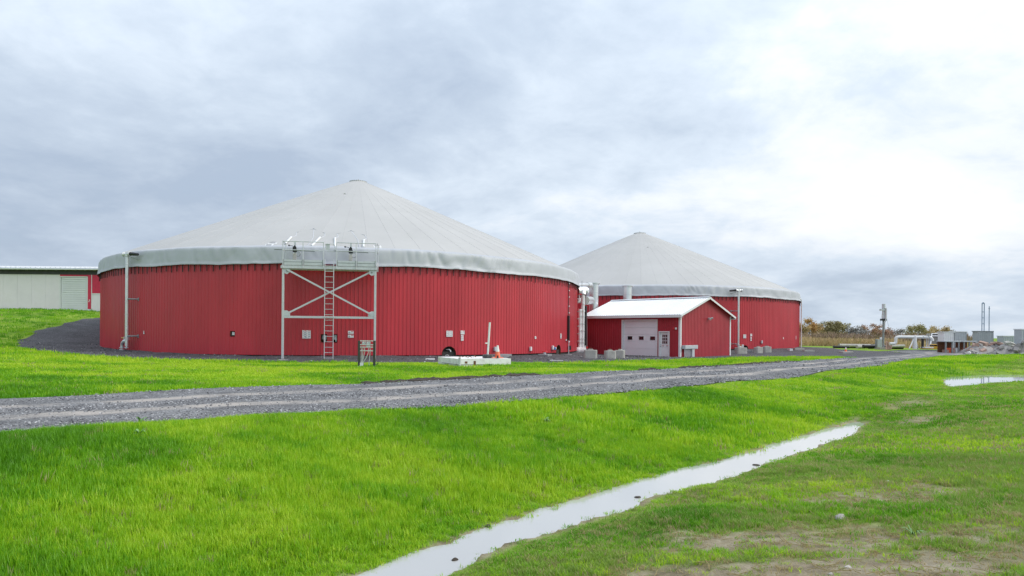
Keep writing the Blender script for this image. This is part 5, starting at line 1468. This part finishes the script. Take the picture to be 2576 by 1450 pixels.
TREES = [(215,600,7,'leaf_ochre',14,'ochre tree right against the farther tank edge'),(345,522,6.5,'leaf_orange',16,'tallest orange tree of the field edge near the farther tank'),(450,588,5,'leaf_ochre',11,'thin ochre tree right of the tallest orange tree'),
  (505,640,4.5,'leaf_orange',14,'small bright orange tree before the bare one'),(548,548,4,'leaf_grey',3,'bare slender grey tree between orange crowns'),(705,572,8.5,'leaf_olive',13,'broad olive yellow tree in the field edge'),(830,598,6,'leaf_olive',12,'second olive tree beside the broad one'),
  (640,650,5,'leaf_ochre',10,'low ochre tree under the broad olive one'),(965,600,6.5,'leaf_grey',4,'bare grey tree left of the tall pale one'),(1065,632,7,'leaf_grey',7,'grey half bare spreading tree in the middle of the row'),(1150,680,5,'leaf_grey',5,'small grey bare tree left of the rust red one'),
  (1278,607,6.5,'leaf_rust',10,'rust red tree left of the flare stack'),(1432,618,7,'leaf_rust',9,'brown orange tree just behind the flare stack'),(1545,700,4.5,'leaf_rust',9,'small rusty tree right of the flare stack'),(1735,690,6.5,'leaf_grey',6,'low grey tree above the white pipe bend'),
  (1910,640,6,'leaf_olive',7,'left part tree of the olive pair above the pipe bridge'),(2045,612,8,'leaf_olive',9,'tall olive brown tree above the pipe bridge'),(2270,632,7,'leaf_ochre',9,'pale ochre tree above the cooling unit'),(2400,645,7,'leaf_ochre',10,'ochre brown tree right of the cooling unit'),(2500,690,6,'leaf_grey',7,'grey tree behind the white container')]
for k, (cx, cy, w_, lf, den_, lb) in enumerate(TREES):
    tree(X7(cx), Y7(cy), 205 + (k * 37 % 30), w_, lf, lb, den_, 100 + k)

# undergrowth: reeds and brush as masses
def blades(name, n_, area, hmin, hmax, wd, m, label, cat, seed, lean=.25, heightf=None):
    rn = np.random.default_rng(seed)
    px = rn.uniform(area[0], area[1], n_); d_ = rn.uniform(area[2], area[3], n_)
    x = (px - 1288) / F * d_; z = terrain(x, d_)
    h = rn.uniform(hmin, hmax, n_)
    if heightf is not None: h = h * heightf(x, d_)
    a = rn.uniform(0, np.pi, n_); dx, dy = np.cos(a) * wd, np.sin(a) * wd
    lx, ly = rn.normal(0, lean, n_) * h, rn.normal(0, lean, n_) * h
    V = np.empty((n_, 4, 3)); V[:, 0] = np.stack([x - dx, d_ - dy, z - .05], 1); V[:, 1] = np.stack([x + dx, d_ + dy, z - .05], 1)
    V[:, 2] = np.stack([x + lx + dx * .4, d_ + ly + dy * .4, z + h], 1); V[:, 3] = np.stack([x + lx - dx * .4, d_ + ly - dy * .4, z + h * .97], 1)
    me = bpy.data.meshes.new(name); me.from_pydata(V.reshape(-1, 3).tolist(), [], [(i*4, i*4+1, i*4+2, i*4+3) for i in range(n_)])
    me.materials.append(M[m]); o = obj(name, me); o['kind'] = 'stuff'; o['label'] = label; o['category'] = cat
    return o
nf = lambda x, y: .45 + 1.1 * fbm(x * .18, y * .18, 91, 3)
blades('dry_reeds', 16000, (1990, 2260, 120, 165), .5, 1.5, .05, 'reed', 'tan dry reeds along the field edge below the trees', 'reeds', 5, .3, nf)
blades('brushwood', 14000, (1990, 2440, 180, 215), .8, 3.2, .09, 'brush', 'brown brushwood under the far autumn trees', 'brushwood', 6, .5, nf)
blades('dry_reeds', 5000, (2240, 2440, 105, 150), .4, 1.1, .05, 'reed', 'tan dry reeds behind the white gas pipe', 'reeds', 8, .3, nf)
# ================================================================== GRASS, GRAVEL AND SMALL FINDS
def proto_collection(name, meshes):
    c = bpy.data.collections.new(name)
    for i, me in enumerate(meshes):
        o = bpy.data.objects.new('%s_%02d' % (name, i), me); c.objects.link(o)
    return c
def scatter(name, pts, rot, scl, idx, tint, coll, label, cat):
    me = bpy.data.meshes.new(name); me.from_pydata(pts.tolist(), [], [])
    def put(nm, typ, arr):
        a = me.attributes.new(nm, typ, 'POINT'); a.data.foreach_set('vector' if typ == 'FLOAT_VECTOR' else 'value', np.ascontiguousarray(arr).ravel())
    put('rot', 'FLOAT_VECTOR', rot.astype(np.float32)); put('scl', 'FLOAT_VECTOR', scl.astype(np.float32))
    put('idx', 'INT', idx.astype(np.int32)); put('tint', 'FLOAT', tint.astype(np.float32))
    o = obj(name, me); o['kind'] = 'stuff'; o['label'] = label; o['category'] = cat
    ng = bpy.data.node_groups.new(name, 'GeometryNodeTree')
    ng.interface.new_socket('Geometry', in_out='INPUT', socket_type='NodeSocketGeometry'); ng.interface.new_socket('Geometry', in_out='OUTPUT', socket_type='NodeSocketGeometry')
    n = ng.nodes.new; l = ng.links.new
    gi = n('NodeGroupInput'); go = n('NodeGroupOutput'); ip = n('GeometryNodeInstanceOnPoints'); ci = n('GeometryNodeCollectionInfo')
    ci.inputs['Collection'].default_value = coll; ci.inputs['Separate Children'].default_value = True; ci.inputs['Reset Children'].default_value = True
    def attr(nm, typ):
        a = n('GeometryNodeInputNamedAttribute'); a.data_type = typ; a.inputs['Name'].default_value = nm; return a.outputs['Attribute']
    l(gi.outputs[0], ip.inputs['Points']); l(ci.outputs[0], ip.inputs['Instance']); ip.inputs['Pick Instance'].default_value = True
    l(attr('idx', 'INT'), ip.inputs['Instance Index']); l(attr('rot', 'FLOAT_VECTOR'), ip.inputs['Rotation']); l(attr('scl', 'FLOAT_VECTOR'), ip.inputs['Scale'])
    l(ip.outputs[0], go.inputs[0])
    md = o.modifiers.new('scatter', 'NODES'); md.node_group = ng
    return o

def grass_material(name, stops):
    m = bpy.data.materials.new(name); m.use_nodes = True; t = m.node_tree; t.nodes.clear(); n = t.nodes.new; l = t.links.new
    o = n('ShaderNodeOutputMaterial'); mx = n('ShaderNodeMixShader'); df = n('ShaderNodeBsdfDiffuse'); tr = n('ShaderNodeBsdfTranslucent'); gl = n('ShaderNodeBsdfGlossy'); m2 = n('ShaderNodeMixShader')
    at = n('ShaderNodeAttribute'); at.attribute_type = 'INSTANCER'; at.attribute_name = 'tint'
    r = n('ShaderNodeValToRGB'); l(at.outputs['Fac'], r.inputs[0])
    while len(r.color_ramp.elements) < len(stops): r.color_ramp.elements.new(.5)
    for e_, (p_, c_) in zip(r.color_ramp.elements, stops): e_.position = p_; e_.color = (*c_, 1)
    l(r.outputs[0], df.inputs[0]); l(r.outputs[0], tr.inputs[0]); gl.inputs[0].default_value = (.5, .55, .5, 1); gl.inputs[1].default_value = .45
    mx.inputs[0].default_value = .42; l(df.outputs[0], mx.inputs[1]); l(tr.outputs[0], mx.inputs[2])
    m2.inputs[0].default_value = .04; l(mx.outputs[0], m2.inputs[1]); l(gl.outputs[0], m2.inputs[2]); l(m2.outputs[0], o.inputs[0])
    M[name] = m; return m
grass_material('grass', [(0.0, (.48, .39, .20)), (.09, (.42, .35, .17)), (.12, (.25, .37, .07)), (.20, (.30, .44, .07)), (.26, (.11, .31, .012)), (.5, (.185, .45, .012)), (.8, (.36, .60, .02)), (1, (.50, .68, .04))])

def tuft(seed, nb, spread, h, w, curl=.5):
    rn = random.Random(seed); mb = MB()
    for k in range(nb):
        a = rn.uniform(0, 2*math.pi); r = spread * math.sqrt(rn.random()); bx, by = r*math.cos(a), r*math.sin(a)
        hh = h * rn.uniform(.55, 1.1); la_ = rn.uniform(0, 2*math.pi); ln = hh * rn.uniform(.1, curl)
        fx_, fy_ = math.cos(la_), math.sin(la_); sx_, sy_ = -fy_*w*.5, fx_*w*.5
        p1 = (bx + fx_*ln*.3, by + fy_*ln*.3, hh*.55); p2 = (bx + fx_*ln, by + fy_*ln, hh)
        mb.add([(bx-sx_, by-sy_, -.02), (bx+sx_, by+sy_, -.02), (p1[0]+sx_*.9, p1[1]+sy_*.9, p1[2]), (p1[0]-sx_*.9, p1[1]-sy_*.9, p1[2]), p2], [(0,1,2,3),(3,2,4)])
    return mb.mesh('tuft', 'grass', smooth=False)
tufts = [tuft(s_, 16, .055, .10, .0055) for s_ in range(5)] + [tuft(20 + s_, 16, .13, .11, .014) for s_ in range(4)] + [tuft(40 + s_, 14, .30, .13, .03, .4) for s_ in range(4)]
gcol = proto_collection('grass_tuft', tufts)

rg = np.random.default_rng(3)
def band(r0, r1, dens, amax=41):
    area = math.radians(2 * amax) / 2 * (r1*r1 - r0*r0); k = int(area * dens)
    r = np.sqrt(rg.uniform(r0*r0, r1*r1, k)); a = rg.uniform(-rad(amax), rad(amax), k)
    return r * np.sin(a), r * np.cos(a)
FOOT = [tuple(lo(x, y).to_2d()) for x, y in ((0, 0), (FL, 0), (FL, FW), (0, FW))]
P_, Ro, Sc, Ix, Ti = [], [], [], [], []
for (r0, r1, dens, i0, i1, s0, s1) in ((3.6, 8, 620, 0, 5, .75, 1.25), (8, 13, 330, 0, 5, .9, 1.5), (13, 22, 90, 5, 9, .8, 1.35), (22, 34, 42, 5, 9, 1.0, 1.6), (34, 60, 9, 9, 13, .7, 1.1), (60, 85, 4, 9, 13, .8, 1.2)):
    x, y = band(r0, r1, dens)
    wig = (fbm(x * 2.3, y * 2.3, 15, 3) - .5)
    ok = (sdist(x, y, ROAD) > .02 + wig * .5) & (sdist(x, y, PAD) > .05 + wig * .9) & (sdist(x, y, PUDDLE) > .08)
    ok &= ~inpoly(x, y, FOOT)
    sw = sdist(x, y, WATER)
    ok &= (sw > .05 + wig * .10 + .10 * (((y - 6.6) * .66 - (x + 1) * .75) < 0)) | ((rg.random(x.size) < .012) & (sw > -.6)) | ((rg.random(x.size) < .10) & (sw > -.16))
    for C in (C1, C2): ok &= np.hypot(x - C.x, y - C.y) > R_TANK + .3
    la = lawn_amount(x, y)
    ok &= rg.random(x.size) < (.10 + .90 * la ** 1.3)
    x, y, la, sw = x[ok], y[ok], la[ok], sw[ok]
    z = terrain(x, y); k = x.size
    side = (y - 6.6) * 0.66 - (x + 1) * 0.75
    right = sstep(.2, -1.0, side)
    patchy = fbm(x * .32 + y * .12, y * .55, 55, 4)
    patch2 = fbm(x * 1.3, y * 1.3, 57, 3)
    tint = .62 + (patchy - .5) * 1.35 + (patch2 - .5) * .4 + rg.normal(0, .13, k) + .14 * sstep(14, 26, y) - right * .16
    tint = np.clip(tint, .27, 1)
    tint = np.clip(tint - .32 * sstep(36, 44, y) * sstep(-22, -28, x), .27, 1)
    ol = rg.random(k) < right * (.15 + .6 * sstep(.4, .6, fbm(x * .5, y * .5, 71, 3))); tint[ol] = rg.uniform(.12, .2, ol.sum())
    dry = rg.random(k) < (.025 + .10 * right + .28 * right * (1 - la))
    tint[dry] = rg.uniform(0, .09, dry.sum())
    hgt = (.62 + .75 * fbm(x * .8, y * .8, 63, 3)) * (1 - .55 * right) * (.45 + .55 * la)
    hgt = hgt * (.35 + .65 * sstep(.05, .8 , sw))
    hgt = hgt * (1 + 1.1 * np.exp(-(((x + .6) / 1.5) ** 2 + ((y - 29.6) / .55) ** 2)))
    hgt = hgt * (.45 + .55 * sstep(.0, .7, sdist(x, y, ROAD)))
    if r0 < 34: hgt = hgt * (1 - .6 * sstep(15, 22, y))
    s = rg.uniform(s0, s1, k)
    P_.append(np.stack([x, y, z], 1)); Ro.append(np.stack([rg.normal(0, .12, k), rg.normal(0, .12, k), rg.uniform(0, 6.28, k)], 1))
    Sc.append(np.stack([s, s, s * hgt * 1.15], 1)); Ix.append(rg.integers(i0, i1, k)); Ti.append(tint)
scatter('grass', np.vstack(P_), np.vstack(Ro), np.vstack(Sc), np.concatenate(Ix), np.concatenate(Ti), gcol, 'lush green grass blades on the lawn and ditch banks', 'grass')

# loose stones on the track and yard
def stone_mesh(seed, m):
    rn = random.Random(seed); bm = bmesh.new(); bmesh.ops.create_icosphere(bm, subdivisions=1, radius=1)
    for v_ in bm.verts: v_.co = Vector((v_.co.x * rn.uniform(.7, 1.25), v_.co.y * rn.uniform(.6, 1.1), v_.co.z * rn.uniform(.4, .8)))
    me = bpy.data.meshes.new('stone'); bm.to_mesh(me); bm.free(); me.materials.append(m); return me
sm = bpy.data.materials.new('loose_gravel'); sm.use_nodes = True; t = sm.node_tree; b = t.nodes["Principled BSDF"]; b.inputs['Roughness'].default_value = .85
a_ = t.nodes.new('ShaderNodeAttribute'); a_.attribute_type = 'INSTANCER'; a_.attribute_name = 'tint'
r_ = t.nodes.new('ShaderNodeValToRGB'); t.links.new(a_.outputs['Fac'], r_.inputs[0]); t.links.new(r_.outputs[0], b.inputs['Base Color'])
r_.color_ramp.elements[0].color = (.05, .05, .055, 1); r_.color_ramp.elements[1].color = (.50, .50, .51, 1); e_ = r_.color_ramp.elements.new(.5); e_.color = (.20, .20, .21, 1)
scol = proto_collection('stone', [stone_mesh(k, sm) for k in range(5)])
P_, Ro, Sc, Ix, Ti = [], [], [], [], []
for (r0, r1, dens, s0, s1) in ((8, 18, 260, .010, .026), (18, 30, 90, .016, .036), (30, 55, 14, .03, .06)):
    x, y = band(r0, r1, dens, 40)
    ac = across(x, y); sdr = sdist(x, y, ROAD); sdp = sdist(x, y, PAD)
    on_r = sdr < .10
    edge = np.exp(-((ac - .02) / .13) ** 2) + .8 * np.exp(-((ac - .48) / .10) ** 2) + .45 * np.exp(-((ac - .95) / .12) ** 2) + .06
    wv = .4 + 1.2 * fbm(x * .7, y * .7, 19, 3)
    keep = (on_r & (rg.random(x.size) < edge * wv)) | ((sdp < -.02) & (sdp > -8) & (rg.random(x.size) < .35))
    for C in (C1, C2): keep &= np.hypot(x - C.x, y - C.y) > R_TANK + .05
    x, y, on_r = x[keep], y[keep], on_r[keep]; k = x.size
    z = terrain(x, y) + np.where(on_r, .032, .016); s = rg.uniform(s0, s1, k)
    P_.append(np.stack([x, y, z], 1)); Ro.append(rg.uniform(0, 6.28, (k, 3)) * [.1, .1, 1]); Sc.append(np.stack([s, s, s], 1)); Ix.append(rg.integers(0, 5, k))
    Ti.append(np.clip(rg.normal(.5, .28, k) - np.where(on_r, 0, .28), 0, 1))
scatter('loose_gravel', np.vstack(P_), np.vstack(Ro), np.vstack(Sc), np.concatenate(Ix), np.concatenate(Ti), scol, 'loose grey stones along the gravel track', 'gravel')

# straw and dead stalks on the bare soil
k = 5200
x = rg.uniform(.2, 8.5, k); y = rg.uniform(3.8, 11, k)
la = lawn_amount(x, y); sw = sdist(x, y, WATER); keep = (rg.random(k) < (1 - la) * 1.1 + .03) & (sw > .25) & ((y - 6.6) * .66 - (x + 1) * .75 < 0); x, y = x[keep], y[keep]; k = x.size
st_ = [MB().tube([(-.05, 0, .004), (0, .004, .008), (.05, -.004, .004)], .0022, 4).mesh('straw', 'grass', smooth=False), MB().tube([(-.03, 0, .003), (.0, .01, .01), (.03, .0, .02)], .002, 4).mesh('straw', 'grass', smooth=False)]
ln = rg.uniform(.5, 1.8, k)
scatter('straw_litter', np.stack([x, y, terrain(x, y) + .008], 1), np.stack([rg.normal(0, .1, k), rg.normal(0, .1, k), rg.uniform(0, 6.28, k)], 1), np.stack([ln, ln, ln], 1), rg.integers(0, 2, k), rg.uniform(0, .09, k), proto_collection('straw', st_), 'dead straw and stalks on the bare soil', 'straw')

# clods of soil along the far edge of the track
rn = random.Random(9)
cl_ = []
for k in range(620):
    f = rn.random()
    i = rn.choice((8, 9, 10, 11)); a, c = Vector(FAR[i]), Vector(FAR[i - 1]); p = a.lerp(c, f)
    if float(vnoise(p.x * .55, p.y * .55, 23)) < .5: continue
    nrm = Vector((-(c - a).y, (c - a).x)).normalized()
    p = p + nrm * rn.uniform(-.1, .45) * (1 if nrm.y > 0 else -1)
    cl_.append((p.x, p.y, hz(p.x, p.y) + .02))
k = len(cl_)
ccol = proto_collection('clod', [stone_mesh(50 + i, M['soil_dark']) for i in range(4)])
ss = np.array([rn.uniform(.05, .19) for _ in range(k)])
scatter('soil_clods', np.array(cl_), np.stack([np.zeros(k), np.zeros(k), rg.uniform(0, 6.28, k)], 1), np.stack([ss*1.5, ss, ss*.6], 1), rg.integers(0, 4, k), np.zeros(k), ccol, 'dark soil clods along the far track edge', 'soil')

# single stones, litter and flotsam
def rock(px, py, wpx, lb, m='stone', seed=1, name='rock', cat='rock', flat=.5, water=False):
    g_ = GZ(px, py, Z_WATER) if water else G(px, py)
    s = wpx * g_.y / F / 2
    bm = bmesh.new(); bmesh.ops.create_icosphere(bm, subdivisions=2, radius=s); rn = random.Random(seed)
    for v_ in bm.verts:
        q = v_.co * (1 + .22 * (float(vnoise(v_.co.x / s * 1.4 + seed, v_.co.y / s * 1.4 + v_.co.z / s, seed)) - .5) * 2); v_.co = Vector((q.x, q.y * .7, max(q.z, -s*.3) * flat))
    me = bpy.data.meshes.new(name); bm.to_mesh(me); bm.free(); me.materials.append(M[m])
    o = obj(name, me, None, g_, rn.uniform(0, 3)); tag(o, lb, cat, 'stones and scraps in the grass'); return o
rock(2120, 1312, 40, 'large pale stone on the bare soil at the lower right', seed=3, flat=.55)
rock(2138, 1430, 22, 'grey stone at the lower right picture edge', seed=4)
rock(2085, 1222, 14, 'small pale brick piece on the bare soil patch', 'concrete', 5)
rock(2238, 1212, 14, 'small white pebble right of the bare soil patch', 'litter', 6)
rock(2165, 1203, 12, 'flat white chip on the bare soil patch', 'litter', 7, flat=.25)
rock(2195, 1228, 16, 'flat brown chip below the white chip', 'stone', 8, flat=.25)
rock(1645, 1005, 12, 'crumpled white litter on the grassy bank below the track', 'litter', 9, 'litter', 'litter', .7)
rock(277, 941, 14, 'flat white litter on the far lawn at the left', 'litter', 10, 'litter', 'litter', .25)
rock(1039, 952, 8, 'small white litter on the lawn before the footing', 'litter', 11, 'litter', 'litter', .5)
rock(98, 1136, 24, 'pale stone in the grass at the left edge', 'stone', 12, flat=.5)
rock(1149, 1409, 20, 'brown clod standing in the ditch water at the bottom', 'soil_dark', 13, 'clod', 'clod', .55, True)
rock(1607, 1252, 18, 'brown clod in the middle of the ditch water', 'soil_dark', 14, 'clod', 'clod', .45, True)
rock(1906, 1171, 20, 'brown clod at the near edge of the ditch water', 'soil_dark', 15, 'clod', 'clod', .35, True)
rock(2157, 1059.5, 16, 'small black lump at the far end of the ditch', 'black', 16, 'clod', 'clod', .4, True)
rock(1232, 1334, 20, 'dark clod at the far bank of the ditch', 'soil_dark', 17, 'clod', 'clod', .6)
rock(2095, 1445, 16, 'small grey stone on the lowest soil patch', 'stone', 18)
# broad leaved weeds
def weed(px, py, wpx, lb, seed):
    g_ = G(px, py); s = wpx * g_.y / F; rn = random.Random(seed)
    T = thing('broadleaf_weed', lb, 'weed', g_, 0, 'broad leaved weeds in the grass')
    for k in range(7):
        a = rn.uniform(0, 6.28); L_ = s * rn.uniform(.35, .6); u_ = Vector((math.cos(a), math.sin(a), 0)); w_ = Vector((-u_.y, u_.x, 0)) * L_ * .28
        z0 = rn.uniform(.05, .13); up = Vector((0, 0, 1))
        p = [up*.02, u_*L_*.35 + w_ + up*z0, u_*L_*.75 + w_*.8 + up*(z0*1.2), u_*L_ + up*z0, u_*L_*.75 - w_*.8 + up*(z0*1.2), u_*L_*.35 - w_ + up*z0]
        MB().add(p, [(0, 1, 5), (1, 2, 4, 5), (2, 3, 4)]).build('leaf', 'weed', T, smooth=False)
weed(355, 1072, 34, 'broad leaved weed in the grass just below the track at the left', 1)
weed(352, 1106, 28, 'broad leaved weed below the first one at the left', 2)
weed(1375, 1072, 26, 'broad leaved weed on the bank in the middle', 3)
weed(947, 921, 22, 'broad leaved weed between the utility stand and the footing', 4)
weed(1235, 924, 18, 'broad leaved weed before the white footing', 5)

# spiky grass clump on the bare soil
g_ = G(2300, 1345); T = thing('grass_clump', 'coarse spiky grass clump on the soil at the lower right', 'grass clump', g_)
rn = random.Random(31)
for k in range(16):
    a = rn.uniform(0, 6.28); L_ = rn.uniform(.08, .2); u_ = Vector((math.cos(a), math.sin(a), 0)); w_ = Vector((-u_.y, u_.x, 0)) * .006; up = Vector((0, 0, 1))
    MB().add([w_, -w_, u_*L_*.5 - w_ + up*L_*.35, u_*L_*.5 + w_ + up*L_*.35, u_*L_ + up*L_*rn.uniform(.15, .4)], [(0, 1, 2, 3), (3, 2, 4)]).build('blade', 'weed', T, smooth=False)
